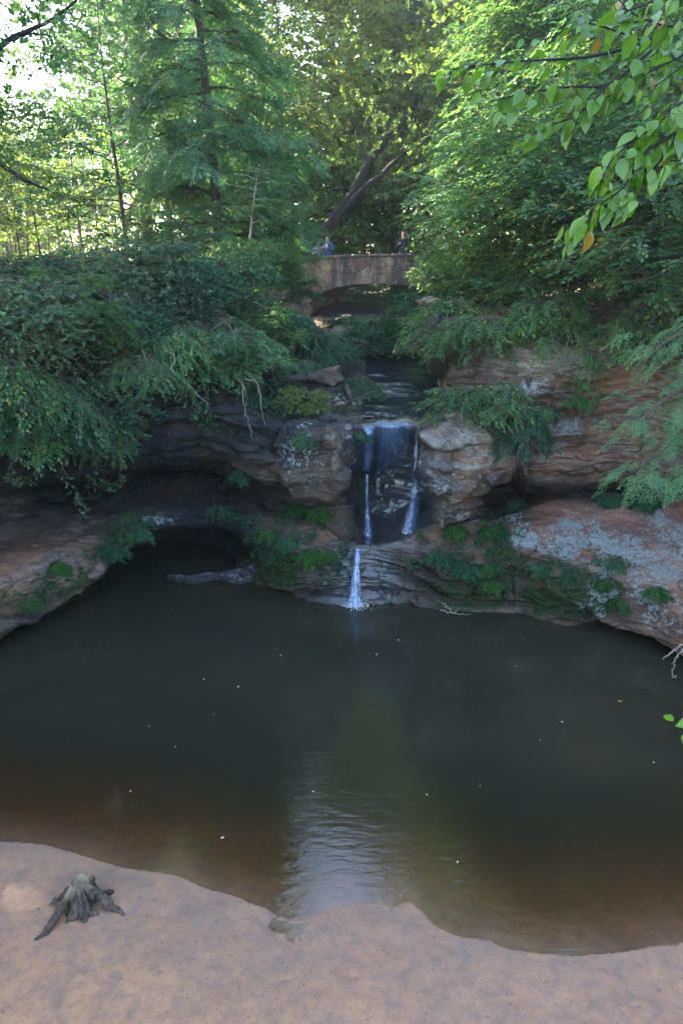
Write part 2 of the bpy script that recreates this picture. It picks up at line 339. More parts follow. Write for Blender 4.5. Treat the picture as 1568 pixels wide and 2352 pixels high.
def build_cliff():
    C = []
    for u, rows in ST:
        r = []
        for e in rows:
            if e[0] == 'z': r.append(PZ(u, e[1], e[2]))
            elif e[0] == 'w': r.append(G(u, e[1]))
            else: r.append(P(u, e[0], e[1]))
        r.insert(0, r[0] + np.array([0, .15, -1.6])); C.append(r)
    C = np.array(C)                                      # stations x rows x 3
    nr = C.shape[1]
    per = [6, 22, 26, 44, 44, 34, 34, 34, 56, 64, 60, 60, 60, 60]
    # rows interpolation (a softened polyline)
    R = []
    for k in range(nr-1):
        for t in np.arange(per[k])/per[k]: R.append(k+t)
    R.append(nr-1-1e-6); R = np.array(R)
    def cr(C, T, ten):
        i = np.minimum(T.astype(int), C.shape[0]-2); t = (T-i)[:, None, None]
        q = np.concatenate([2*C[:1]-C[1:2], C, 2*C[-1:]-C[-2:-1]]); a, b, c, d = q[i], q[i+1], q[i+2], q[i+3]
        m0, m1 = ten*(c-a), ten*(d-b)
        return (2*t**3-3*t*t+1)*b + (t**3-2*t*t+t)*m0 + (-2*t**3+3*t*t)*c + (t**3-t*t)*m1
    us = np.array([s[0] for s in ST], float)
    U = np.concatenate([np.linspace(-700, -40, 60, endpoint=False), np.linspace(-40, 1610, 720, endpoint=False), np.linspace(1610, 2400, 70)])
    T = np.interp(U, us, np.arange(len(us)))
    D = cr(C, T, .35)                                    # along stations
    D = cr(np.swapaxes(D, 0, 1), R, .3)                  # rows x U x 3
    n, m = D.shape[:2]
    gu = np.gradient(D, axis=1); gv = np.gradient(D, axis=0); nrm = np.cross(gu, gv); nrm /= np.linalg.norm(nrm, axis=2)[..., None]+1e-9
    nrm = -nrm if nrm[n//2, m//2, 1] > 0 else nrm
    p = D.reshape(-1, 3); N_ = nrm.reshape(-1, 3)
    hor = np.clip(1-np.abs(N_[:, 2])*.8, .2, 1)
    zz = p[:, 2] + .5*fbm(p, 2, .35) + p[:, 0]*.05
    st = fbm(np.stack([p[:, 0]*.22, p[:, 1]*.22, zz*2.6], 1), 5, 1., .58)
    big = fbm(p, 4, .55, .5, 3.); sm = fbm(p, 5, 2.3, .55, 9.)
    u, v = UV(p)
    quiet = (1 - .75*np.exp(-((u-870)/130)**2 - ((v-1200)/240)**2))*(1-.9*np.exp(-((u-925)/110)**4-((v-890)/75)**4))
    amp = quiet*np.clip((p[:, 1]-9)/3, 0, 1)*.0 + quiet
    st2 = fbm(np.stack([p[:, 0]*.35, p[:, 1]*.35, zz*6.5], 1), 4, 1., .55, 5.)
    rowr = np.repeat(R, m); amp = amp*(1-.6*np.clip(1-np.abs(rowr-4.6)/2.2, 0, 1)**.6)
    d = amp*(.22*np.tanh(st*4.5)*hor + .055*np.tanh(st2*2.5)*hor + .15*big + .10*(np.abs(fbm(p, 4, 1.1, .55, 6.))-.3) + .04*sm)
    cr1 = np.abs(fbm(p*np.array([1.6, 1.6, .35]), 3, 1., .5, 21.)); cr2 = np.abs(fbm(p*np.array([.5, .5, 2.4]), 3, 1., .5, 31.))
    d = d - amp*(.16*np.exp(-(cr1/.035)**2)*(fbm(p, 2, .5, .5, 40.) > .05) + .12*np.exp(-(cr2/.05)**2))
    row = np.repeat(R, m); d = d*np.clip((row-.2)/1.2, 0, 1)
    q = p + N_*d[:, None]
    q[:, 1] = np.where(row > 13.5, p[:, 1], q[:, 1])
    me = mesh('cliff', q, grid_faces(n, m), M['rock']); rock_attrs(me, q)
    tag(obj('cliff', me), 'layered sandstone cliff wrapping round the pool', None, None, 'structure')
    return D, R, U
CL = build_cliff()

def outline_rock(name, pts, y0, th, label, cat='boulder', r=None, h=.045, slope=0., yslope=0., namp=1., seed=0., group=None):
    w_ = np.array([P(u, v, y0) for u, v in pts]); poly = w_[:, [0, 2]]
    c = poly.mean(0); mn, mx = poly.min(0)-.3, poly.max(0)+.3; r = r or th*.45
    X = np.arange(mn[0], mx[0], h); Y = np.arange(y0-.45, y0+th+.45, h); Z = np.arange(mn[1], mx[1], h)
    gx, gz = np.meshgrid(X, Z, indexing='ij'); d2 = poly_sdf(gx, gz, poly)
    x, y, z = np.meshgrid(X, Y, Z, indexing='ij')
    yc = y0 + th/2 + slope*(x-c[0]) + yslope*(z-c[1])
    wq = np.abs(y-yc)-th/2; dd = np.broadcast_to(d2[:, None, :], x.shape)
    a, b = dd+r, wq+r
    D = np.minimum(np.maximum(a, b), 0) + np.sqrt(np.maximum(a, 0)**2+np.maximum(b, 0)**2) - r
    p = np.stack([x, y, z], -1) + seed
    near = np.abs(D) < .4
    nn = np.zeros(D.shape); q = p[near]
    zz = q[:, 2]+.3*fbm(q, 2, .6)+.12*q[:, 0]
    nn[near] = namp*(.13*fbm(q, 3, .9) + .10*(np.abs(fbm(q, 3, 1.9, .5, 4.))-.3) + .05*np.tanh(2*fbm(np.stack([q[:, 0]*.3, q[:, 1]*.3, zz*3.5], 1), 4)) + .03*fbm(q, 3, 5.))
    V, Fc = surface_nets((D+nn).astype(np.float32), np.array([X[0], Y[0], Z[0]]), h)
    o_ = np.array([w_[:, 0].mean(), y0+th/2, w_[:, 2].min()])
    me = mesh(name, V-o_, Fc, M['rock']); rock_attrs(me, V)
    return tag(obj(name, me, None, o_), label, cat, group)
outline_rock('boulder', [(640, 1015), (662, 985), (720, 975), (770, 985), (800, 1015), (800, 1060), (806, 1100), (790, 1135), (762, 1148), (725, 1142), (690, 1128), (655, 1100), (632, 1072)], 14.35, 1.9, 'rounded lichen spotted boulder bulging out left of the upper fall', r=.38, slope=-.1, seed=2., namp=1.5)
outline_rock('boulder', [(976, 1045), (984, 1012), (1008, 988), (1040, 962), (1085, 968), (1135, 1005), (1178, 1040), (1180, 1062), (1155, 1100), (1112, 1128), (1060, 1140), (1010, 1150), (986, 1112)], 13.9, 2.3, 'big pale crusted boulder jutting out right of the upper fall', r=.38, slope=.12, seed=5., namp=1.6)
outline_rock('boulder', [(1005, 1140), (1060, 1125), (1105, 1130), (1110, 1165), (1100, 1190), (1060, 1203), (1015, 1198)], 14.2, 1.6, 'smaller cracked block wedged under the big boulder right of the fall', r=.4, seed=8.)
outline_rock('boulder', [(955, 690), (1000, 685), (1060, 688), (1120, 694), (1120, 712), (1060, 716), (1000, 712), (960, 704)], 19.5, 1.6, 'flat pale rock slab poking out under the bush right of the bridge', r=.15, seed=1.)
outline_rock('boulder', [(990, 845), (1010, 830), (1050, 828), (1075, 840), (1070, 858), (1030, 864), (995, 860)], 18.6, .9, 'mossy dark boulder beside the rapids above the fall', r=.2, seed=3.)
outline_rock('boulder', [(88, 672), (140, 664), (200, 668), (238, 666), (240, 700), (225, 722), (160, 716), (100, 722)], 14.3, 1.2, 'dark squared rock face under creepers at the left rim', r=.12, seed=4.)
outline_rock('boulder', [(786, 880), (800, 872), (812, 900), (814, 928), (800, 936), (792, 910)], 17.3, .35, 'upright ochre rock post beside the stream left bank', r=.1, h=.03, seed=6., namp=.6)
outline_rock('boulder', [(758, 928), (775, 918), (796, 922), (800, 934), (780, 940), (762, 938)], 16.6, .4, 'small smooth grey stone lying on the sunlit ledge', r=.09, h=.03, seed=7., namp=.4)
outline_rock('boulder', [(620, 868), (700, 862), (770, 858), (776, 872), (770, 884), (690, 886), (625, 884)], 16.2, 1.2, 'long flat sandstone ledge block left of the stream', r=.1, seed=12.)

# ------------------------------------------------------------------ pool bed / beach, water
SH = np.array([G(u, v)[:2] for u, v in [(-900, 1800), (-400, 1890), (0, 1932), (110, 1946), (200, 1968), (280, 1990), (400, 2010), (470, 2035), (540, 2058), (600, 2078), (650, 2100), (690, 2108), (760, 2085), (830, 2074), (900, 2080), (935, 2072), (965, 2090), (1000, 2125), (1050, 2148), (1120, 2158), (1170, 2178), (1250, 2182), (1330, 2184), (1450, 2176), (1568, 2168), (1900, 2150), (2600, 2120)]])
SHs = spline(SH, 260)
def shore(x, y):
    """signed distance to the shoreline: + on the water side"""
    sh = x.shape; x = x.ravel(); y = y.ravel(); out = np.empty(x.size)
    for s in range(0, x.size, 20000):
        dx = x[s:s+20000, None]-SHs[None, :, 0]; dy = y[s:s+20000, None]-SHs[None, :, 1]
        dd = dx*dx+dy*dy; i = dd.argmin(1); out[s:s+20000] = np.sqrt(dd[np.arange(len(i)), i])
    yl = np.interp(x, SHs[:, 0], SHs[:, 1]); q = np.stack([x, y, 0*x], -1); return (np.where(y > yl, 1, -1)*out + .04*fbm(q, 3, 1.3) + .008*fbm(q, 3, 7.)).reshape(sh)
def bed_h(x, y):
    d = shore(x, y); p = np.stack([x, y, 0*x], -1)
    land = .035*(-d) + .014*fbm(p, 3, 1.1) + .010*fbm(p, 3, 4.) + .004*fbm(p, 3, 12.)
    land = np.where((x > .3) | (x < -1.6), np.maximum(land, .006), land)
    lo = -(.13*d + .02*d*d*.5) + .012*fbm(p, 3, 1.1)
    lo = np.maximum(lo, -1.5)
    h = np.where(d < 0, land*np.clip(-d/.25, 0, 1)+.004*np.clip(-d/.05, 0, 1), np.minimum(lo, 0)*1.0 - .003)
    return h
def sand_mat():
    m, n, b = mat('wet_sand'); N = NB(n); p = N.pos()
    a = N.noise(p, .8, 5); c = N.noise(p, 9, 8, .7); f = N.noise(p, 60, 4, .7)
    col = N.ramp(a, [(.3, (.40, .205, .105)), (.7, (.495, .26, .132))])
    col = N.mix(N.ramp(c, [(.35, .55), (.55, 0.)]), col, (.16, .11, .095))
    speck = N.ramp(N.noise(p, 24, 6, .75), [(.60, 0.), (.68, .7)]); col = N.mix(speck, col, (.07, .05, .05))
    col = N.mix(N.ramp(N.noise(p, 4, 9, .8), [(.38, .6), (.52, 0.)]), col, (.17, .115, .10)); col = N.mix(N.ramp(f, [(.3, .45), (.7, 0.)]), col, (.14, .10, .085))
    damp = N.attr('damp'); dp = N.math('MULTIPLY', damp, N.ramp(N.noise(p, 2.2, 6, .65), [(.3, .3), (.6, 1.)]))
    col = N.mix(N.math('MULTIPLY', dp, .6), col, (.14, .098, .085))
    vo = N.n('TexVoronoi'); vo.feature = 'DISTANCE_TO_EDGE'; N.L(N.mapv(p, (.55, .3, 1)), vo.inputs[0]); vo.inputs['Scale'].default_value = .9
    wn = N.n('Mix', data_type='VECTOR')
    N.L(col, b.inputs['Base Color']); N.L(N.ramp(dp, [(0, .85), (1, .42)]), b.inputs['Roughness'])
    h = N.math('ADD', N.math('MULTIPLY', c, .5), N.math('MULTIPLY', f, .4)); N.L(N.bump(h, .5, .03), b.inputs['Normal']); return m
M['sand'] = sand_mat()
def build_bed():
    xs = np.concatenate([np.linspace(-14, -7, 40, endpoint=False), np.linspace(-7, 8, 420, endpoint=False), np.linspace(8, 14, 40)])
    ys = np.concatenate([np.linspace(-16, 2, 50, endpoint=False), np.linspace(2, 11, 360, endpoint=False), np.linspace(11, 20.5, 60)])
    x, y = np.meshgrid(xs, ys); d = shore(x, y); z = bed_h(x, y)
    # scratched furrows in the beach
    for (a, b_) in (((560, 2320), (700, 2225)), ((820, 2125), (800, 2180)), ((1000, 2150), (1040, 2300)), ((905, 2060), (915, 2110)), ((810, 2250), (830, 2352))):
        A, B = G(*a)[:2], G(*b_)[:2]; e = B-A; t = np.clip(((x-A[0])*e[0]+(y-A[1])*e[1])/(e@e), 0, 1)
        dd = np.hypot(x-A[0]-e[0]*t, y-A[1]-e[1]*t + .04*np.sin(t*9)); z = z - .022*np.exp(-((dd+.02*fbm(np.stack([x, y, 0*x], -1), 3, 5.))/.018)**2)
    V = np.stack([x, y, z], -1).reshape(-1, 3)
    me = mesh('sand_beach', V, grid_faces(len(ys), len(xs)), M['sand'])
    attr(me, 'damp', np.clip(1.15 + d.ravel()/1.5, 0, 1))
    tag(obj('sand_beach', me), 'pinkish brown wet sand beach and pool bed', None, None, 'structure')
build_bed()
FALL = G(815, 1390)
def water_mat(name, murk, kscale=1., bump=.35, k2=3.):
    m, n, b = mat(name); N = NB(n); p = N.pos()
    n.nodes.remove(b)
    # ripple height
    sub = N.n('VectorMath', operation='DISTANCE'); N.L(p, sub.inputs[0]); sub.inputs[1].default_value = tuple(FALL)
    dist = sub.outputs['Value']
    wob = N.math('MULTIPLY', N.noise(p, 1.2, 3), 1.6)
    ring = N.math('SINE', N.math('MULTIPLY', N.math('ADD', dist, wob), 17.))
    ring = N.math('MULTIPLY', ring, N.math('DIVIDE', .45, N.math('ADD', dist, 1.2)))
    r2 = N.noise(N.mapv(p, (1.4, 4.2, 1)), 2.4, 4, .55, .4); r3 = N.noise(p, 11, 3, .5)
    h = N.math('ADD', N.math('ADD', N.math('MULTIPLY', r2, 1.5), N.math('MULTIPLY', ring, .4)), N.math('MULTIPLY', r3, .15))
    nm = N.bump(h, bump, .0075)
    sc = N.n('BsdfDiffuse'); 
    mk = N.mix(N.ramp(N.noise(p, .35, 4), [(.35, 0.), (.7, 1.)]), murk[0], murk[1]); N.L(mk, sc.inputs[0])
    tr = N.n('BsdfTransparent')
    dep = N.attr('depth')
    tcol = N.ramp(dep, [(0., (.95, .90, .80)), (.12, (.72, .62, .44)), (.5, (.45, .38, .25)), (1, (.3, .25, .17))]); N.L(tcol, tr.inputs[0])
    al = N.ramp(dep, [(0., 0.), (.12, .18), (.5, .8), (.85, 1.)])
    m1 = N.n('MixShader'); N.L(al, m1.inputs[0]); N.L(tr.outputs[0], m1.inputs[1]); N.L(sc.outputs[0], m1.inputs[2])
    gl = N.n('BsdfGlossy'); gl.inputs['Roughness'].default_value = .005; N.L(nm, gl.inputs['Normal'])
    fr = N.n('Fresnel'); fr.inputs[0].default_value = 1.6; N.L(nm, fr.inputs['Normal'])
    m2 = N.n('MixShader'); N.L(fr.outputs[0], m2.inputs[0]); N.L(m1.outputs[0], m2.inputs[1]); N.L(gl.outputs[0], m2.inputs[2])
    N.L(m2.outputs[0], n.nodes['Material Output'].inputs[0]); return m
M['water'] = water_mat('pool_water', ((.022, .023, .016), (.034, .032, .020)))
def build_water():
    xs = np.linspace(-13, 13, 260); ys = np.linspace(2.5, 20, 260); x, y = np.meshgrid(xs, ys)
    d = shore(x, y); z = 0*x
    V = np.stack([x, y, z], -1).reshape(-1, 3); me = mesh('pool_water', V, grid_faces(260, 260), M['water'])
    attr(me, 'depth', np.clip(d.ravel()/5.8, 0, 1)**.95)
    tag(obj('pool_water', me), 'still murky green brown pool water', None, None, 'structure')
build_water()

# gravel bar in the cave
def gravel():
    rng = np.random.RandomState(5); parts = []
    ico = np.array([(1, 0, 0), (-1, 0, 0), (0, 1, 0), (0, -1, 0), (0, 0, 1), (0, 0, -1)], float); tf = np.array([(0, 2, 4), (2, 1, 4), (1, 3, 4), (3, 0, 4), (2, 0, 5), (1, 2, 5), (3, 1, 5), (0, 3, 5)])
    vs, fs = [], []
    for i in range(3600):
        u = rng.uniform(385, 610); t = rng.rand(); v = 1336+5*math.sin(u*.06)-t*(8+30*np.clip((u-380)/200, 0, 1)*(.75+.35*math.sin(u*.045+1)))
        p = G(u, v, .01+.24*t); s = rng.uniform(.012, .03)*(1 if rng.rand() < .93 else 2.4)
        vs.append(p+ico*s*rng.uniform(.7, 1.3, (6, 3))*np.array([1, 1, .7])); fs.append(tf+6*i)
    m, n, b = mat('gravel'); N = NB(n); g = N.n('NewGeometry'); N.L(N.ramp(g.outputs['Random Per Island'], [(0, (.015, .015, .016)), (.7, (.045, .045, .05)), (1, (.18, .18, .20))]), b.inputs['Base Color']); b.inputs['Roughness'].default_value = .6
    tag(obj('gravel_bar', mesh('gravel_bar', np.vstack(vs), np.vstack(fs), m, False)), 'grey gravel bar in the cave mouth', None, None, 'stuff')
    # the ground under it
    u = np.linspace(360, 630, 30); V = []
    for k in range(12):
        for uu in u: t = k/11; q = G(uu, 1338-t*(10+34*np.clip((uu-380)/200, 0, 1)), -.04+.24*t); q = q+[0, 0, .05*float(fbm(np.array([q]), 3, 3.)[0])-(.3 if k == 11 else 0)-.25*float(np.clip((450-uu)/60, 0, 1))]; V.append(q-[0, 0, .03])
    tag(obj('gravel_bank', mesh('gravel_bank', V, grid_faces(12, 30), m)), 'dark bank under the gravel in the cave', None, None, 'structure')
gravel()

# ------------------------------------------------------------------ upstream water, waterfalls
M['stream'] = water_mat('stream_water', ((.008, .012, .018), (.02, .025, .032)), bump=1.6)
def stream():
    # surface follows the bed rows 10.. of the cliff sheet along the channel
    us = np.linspace(828, 1022, 60)
    vv = [(967, 16.55, .0), (960, 16.8, .03), (940, 17.3, .03), (925, 18, .05), (905, 18.5, .06), (890, 19., .06), (870, 20, .08), (850, 21.5, .1), (820, 24, .1)]
    V = []; 
    z_rows = [3.84, 3.91, 4.01, 4.02, 4.19, 4.35, 4.56, 4.88, 5.40]
    for k, (v, y, d) in enumerate(vv):
        for i, u in enumerate(us):
            q = PZ(u + 8*math.sin(k*1.7) + k*3.0, z_rows[k], y); V.append(q)
    V = np.array(V).reshape(len(vv), len(us), 3)
    # densify
    W_ = np.stack([np.stack([spline(V[:, i], 120) for i in range(V.shape[1])], 1)])[0]
    p = W_.reshape(-1, 3); p[:, 2] += .03*fbm(p*np.array([1.2, 3.5, 1]), 4, 1.6)
    me = mesh('stream_water', p, grid_faces(W_.shape[0], W_.shape[1]), M['stream']); attr(me, 'depth', np.full(len(p), .75))
    tag(obj('stream_water', me), 'dark rippling stream running to the lip of the fall', None, None, 'structure')
    # under the bridge
    V = []
    for k, (z, y) in enumerate([(5.55, 25), (5.72, 27.5), (5.76, 28.4), (5.95, 29), (5.98, 31), (6.1, 34)]):
        for u in np.linspace(740, 960, 24): V.append(PZ(u, z, y))
    V = np.array(V).reshape(6, 24, 3); W_ = np.stack([spline(V[:, i], 60) for i in range(24)], 1); p = W_.reshape(-1, 3); p[:, 2] += .05*fbm(p, 3, 1.5)
    me = mesh('brook_water', p, grid_faces(60, 24), M['stream']); attr(me, 'depth', np.full(len(p), .7))
    tag(obj('brook_water', me), 'shallow bluish brook water beneath the bridge', None, None, 'structure')
stream()
def fall_mat():
    m, n, b = mat('falling_water'); N = NB(n); n.nodes.remove(b)
    p = N.mapv(N.pos(), (17, 17, .8)); s = N.noise(p, 1., 4, .55)
    df = N.n('BsdfDiffuse'); df.inputs[0].default_value = (.24, .38, .66, 1)
    gl = N.n('BsdfGlossy'); gl.inputs['Roughness'].default_value = .15; N.L(N.bump(s, .8, .02), gl.inputs['Normal'])
    tl = N.n('BsdfTranslucent'); tl.inputs[0].default_value = (.26, .42, .72, 1)
    a = N.n('MixShader'); a.inputs[0].default_value = .35; N.L(df.outputs[0], a.inputs[1]); N.L(gl.outputs[0], a.inputs[2])
    a2 = N.n('MixShader'); a2.inputs[0].default_value = .3; N.L(a.outputs[0], a2.inputs[1]); N.L(tl.outputs[0], a2.inputs[2])
    tr = N.n('BsdfTransparent'); tr.inputs[0].default_value = (.9, .95, 1, 1)
    al = N.math('MULTIPLY', N.ramp(s, [(.36, .06), (.68, 1.)]), N.attr('dens'))
    o = N.n('MixShader'); N.L(al, o.inputs[0]); N.L(tr.outputs[0], o.inputs[1]); N.L(a2.outputs[0], o.inputs[2])
    N.L(o.outputs[0], n.nodes['Material Output'].inputs[0]); return m
M['fall'] = fall_mat()
def waterfall(pts, wid, dens, label, splash=None):
    """pts: (u,v,y) down the centre, wid in metres: an open-backed curved curtain with real depth"""
    c = spline(np.array([P(*q) for q in pts]), 60); wd = np.interp(np.linspace(0, 1, 60), np.linspace(0, 1, len(wid)), wid)
    dn = np.interp(np.linspace(0, 1, 60), np.linspace(0, 1, len(dens)), dens)
    root = thing('waterfall', c[-1], label, 'waterfall', 'cascades of the falls')
    vs, fs, at, o = [], [], [], 0
    for layer in range(3):
        nn = 17; s = np.linspace(-1, 1, nn); wl = wd*(1-.22*layer)
        off = .03*layer + .012
        X = c[:, None, :] + 0
        X = np.repeat(X, nn, 1); X[..., 0] += s[None]*wl[:, None]*.5 ; X[..., 1] += -np.sqrt(np.maximum(1-s**2, 0))[None]*wl[:, None]*.28 - off
        X = X + .02*fbm(X*np.array([6, 6, 1.3])+layer*7, 3)[..., None]*np.array([1, 1, 0])
        vs.append(X.reshape(-1, 3)-c[-1]); fs.append(grid_faces(60, nn)+o); o += 60*nn
        at.append((dn[:, None]*(1-np.abs(s[None])**3)).ravel())
    me = mesh('water_curtain', np.vstack(vs), np.vstack(fs), M['fall']); attr(me, 'dens', np.concatenate(at))
    obj('water_curtain', me, root)
    if splash:
        rng = np.random.RandomState(3); vs, fs, k = [], [], 0
        for i in range(splash[0]):
            r = abs(rng.normal(0, splash[1])); a = rng.rand()*2*PI; h = abs(rng.normal(0, .05))*max(0, 1-r/.5)
            s = rng.uniform(.004, .016); q = np.array([r*math.cos(a), r*math.sin(a)*.8, h+.004])
            ico = np.array([(1, 0, 0), (-1, 0, 0), (0, 1, 0), (0, -1, 0), (0, 0, .5), (0, 0, -.5)])*s*rng.uniform(.6, 1.6, (6, 1))
            vs.append(q+ico); fs.append(np.array([(0, 2, 4), (2, 1, 4), (1, 3, 4), (3, 0, 4), (2, 0, 5), (1, 2, 5), (3, 1, 5), (0, 3, 5)])+k); k += 6
        m, n, b = mat('foam'); b.inputs['Base Color'].default_value = (.75, .82, .88, 1); b.inputs['Roughness'].default_value = .4
        tag(obj('foam', mesh('foam', np.vstack(vs), np.vstack(fs), m), root), kind='stuff')
waterfall([(822, 1258, 14.75), (820, 1275, 14.62), (818, 1310, 14.45), (816, 1350, 14.27), (815, 1390, 14.1)], [.16, .18, .20, .30, .42], [1.1, 1.2, 1., .95, .9], 'white lowest cascade dropping from the basin into the pool', (1300, .15))
waterfall([(842, 1088, 16.5), (842, 1130, 16.4), (844, 1180, 16.3), (846, 1236, 16.0)], [.09, .10, .18, .34], [.6, .5, .4, .5], 'thin left strand of the upper fall landing in the basin')
waterfall([(958, 985, 16.42), (957, 1010, 16.4), (955, 1070, 16.3), (951, 1150, 16.1), (936, 1222, 15.45)], [.15, .10, .20, .32, .42], [.9, .8, .42, .34, .7], 'taller right strand of the upper fall beside the big boulder', (60, .12))
waterfall([(848, 970, 16.44), (846, 990, 16.2), (845, 1020, 16.25), (842, 1080, 16.4)], [.35, .34, .40, .25], [.75, .5, .3, .35], 'thin film of water sliding over the left lip of the upper fall')
waterfall([(905, 966, 16.5), (903, 978, 16.38), (895, 1025, 16.45), (885, 1080, 16.75)], [1.2, 1.15, 1.0, .6], [.42, .32, .24, .1], 'glassy sheet of water over the middle of the upper lip')

# ------------------------------------------------------------------ stone bridge
def stone_mat(name, dark):
    m, n, b = mat(name); N = NB(n); p = N.tc()
    vo = N.n('TexVoronoi'); N.L(N.mapv(p, (1.25, .6, 2.0)), vo.inputs[0]); vo.inputs['Scale'].default_value = 1.15; vo.inputs['Randomness'].default_value = .8
    ve = N.n('TexVoronoi'); ve.feature = 'DISTANCE_TO_EDGE'; N.L(N.mapv(p, (1.25, .6, 2.0)), ve.inputs[0]); ve.inputs['Scale'].default_value = 1.15; ve.inputs['Randomness'].default_value = .8
    sx = N.n('SeparateColor'); N.L(vo.outputs['Color'], sx.inputs[0])
    col = N.ramp(sx.outputs[0], [(0, (.12, .07, .05)), (.35, (.19, .13, .10)), (.6, (.25, .18, .13)), (.8, (.17, .13, .12)), (1, (.29, .22, .15))])
    col = N.mix(N.ramp(ve.outputs[0], [(0, .4), (.025, 0.)]), col, (.12, .10, .09))
    drip = N.noise(N.mapv(p, (1.9, 1, .3)), 1.2, 8, .75); col = N.mix(N.ramp(drip, [(.44, 0.), (.54, .95)]), col, (.045, .04, .05))
    pale = N.noise(N.mapv(p, (2.5, 1, .8)), 1.6, 7, .7); col = N.mix(N.ramp(pale, [(.56, 0.), (.66, .5)]), col, (.42, .38, .36))
    if dark: col = N.mix(.75, col, (.05, .045, .045))
    N.L(col, b.inputs['Base Color']); b.inputs['Roughness'].default_value = .9
    h = N.math('ADD', N.ramp(ve.outputs[0], [(0, 0.), (.06, 1.)]), N.math('MULTIPLY', N.noise(p, 9, 5), .5)); N.L(N.bump(h, .7, .05), b.inputs['Normal']); return m
def bridge():
    org = P(860, 652, 28.0); ang = math.radians(-16)
    root = thing('stone_bridge', (org[0], org[1], 5.5), 'old rough stone arch footbridge with streaked face over the stream', 'bridge'); root.rotation_euler.z = ang
    z0 = 5.5; top = lambda s: 7.80 - .012*(s-.4)**2 - .03*np.maximum(-s-2.2, 0)**2
    def arch(s):
        a = np.abs(s-.15)/2.75; return np.where(a < 1, 6.02+.82*np.sqrt(np.maximum(1-a**2.2, 0)), 5.3)
    s = np.concatenate([np.linspace(-6.5, -2.6, 20, endpoint=False), np.linspace(-2.6, 2.9, 120, endpoint=False), np.linspace(2.9, 6, 20)])
    dep = 2.4; lo = arch(s)-z0; hi = top(s)-z0; n = len(s)
    vs = []; 
    for yy, h in ((0, hi), (0, lo), (dep, lo), (dep, hi)): vs.append(np.stack([s, np.full(n, yy), h], -1))
    # face grid, so that the face is slightly rough
    g = 24; t = np.linspace(0, 1, g)
    face = np.stack([np.repeat(s[None], g, 0), np.zeros((g, n)), lo[None]+(hi-lo)[None]*t[:, None]], -1)
    face[..., 1] += .05*fbm(face, 4, 1.7)*np.sin(PI*np.clip(t, .02, .98))[:, None]
    f1 = grid_faces(g, n)
    parts = [(face.reshape(-1, 3), f1)]
    sof = np.concatenate([vs[1], vs[2]]).reshape(2, n, 3); parts.append((sof.reshape(-1, 3), grid_faces(2, n)[:, ::-1]))
    bk = np.concatenate([vs[2], vs[3]]).reshape(2, n, 3); parts.append((bk.reshape(-1, 3), grid_faces(2, n)[:, ::-1]))
    deck = np.concatenate([vs[0]-[0, 0, 0], vs[0]+[0, .4, 0], vs[0]+[0, .41, -.9], vs[3]+[0, -.41, -.9], vs[3]-[0, .4, 0], vs[3]]).reshape(6, n, 3); parts.append((deck.reshape(-1, 3), grid_faces(6, n)))
    for k in (0, -1):
        e = np.array([v[k] for v in vs]); parts.append((e, np.array([[0, 1, 2, 3]])))
    v, f = join(parts); obj('arch_wall', mesh('arch_wall', v, f, stone_mat('bridge_stone', False)), root)
    mc = stone_mat('cap_stone', True); rng = np.random.RandomState(4)
    for yy in (0, dep):
        x = -6.3; parts = []
        while x < 5.9:
            L = rng.uniform(.45, .85); hh = rng.uniform(.11, .16); c = top(np.array(x+L/2))-z0; tilt = (top(np.array(x+L))-top(np.array(x)))/L
            a = np.linspace(0, 2*PI, 12, endpoint=False); prof = np.stack([np.sign(np.cos(a))*np.abs(np.cos(a))**.5*.26, np.sign(np.sin(a))*np.abs(np.sin(a))**.5*hh*.5], -1)
            xs_ = np.array([0, .03, .12, .5, .88, .97, 1.])*L; sc = np.array([.55, .85, 1, 1.03, 1, .85, .55])
            V = np.array([[[x+q, yy+(.2 if yy == 0 else -.2)+pr[0]*s_, c+hh*.35+tilt*(q-L/2)+pr[1]*s_] for pr in prof] for q, s_ in zip(xs_, sc)])
            V += rng.normal(0, .008, V.shape)
            idx = np.arange(7*12).reshape(7, 12); nx = np.roll(idx, -1, 1); ff = np.stack([idx[:-1], nx[:-1], nx[1:], idx[1:]], -1).reshape(-1, 4)
            for e in (0, 6):
                q = idx[e]; ff = np.vstack([ff, np.stack([q[0:5], q[1:6], q[10:5:-1], np.roll(q, 1)[np.r_[0, 11, 10, 9, 8]]], -1)])
            parts.append((V.reshape(-1, 3), ff)); x += L+.012
        v, f = join(parts); obj('coping', mesh('coping', v, f, mc), root)
    return root
BR = bridge()

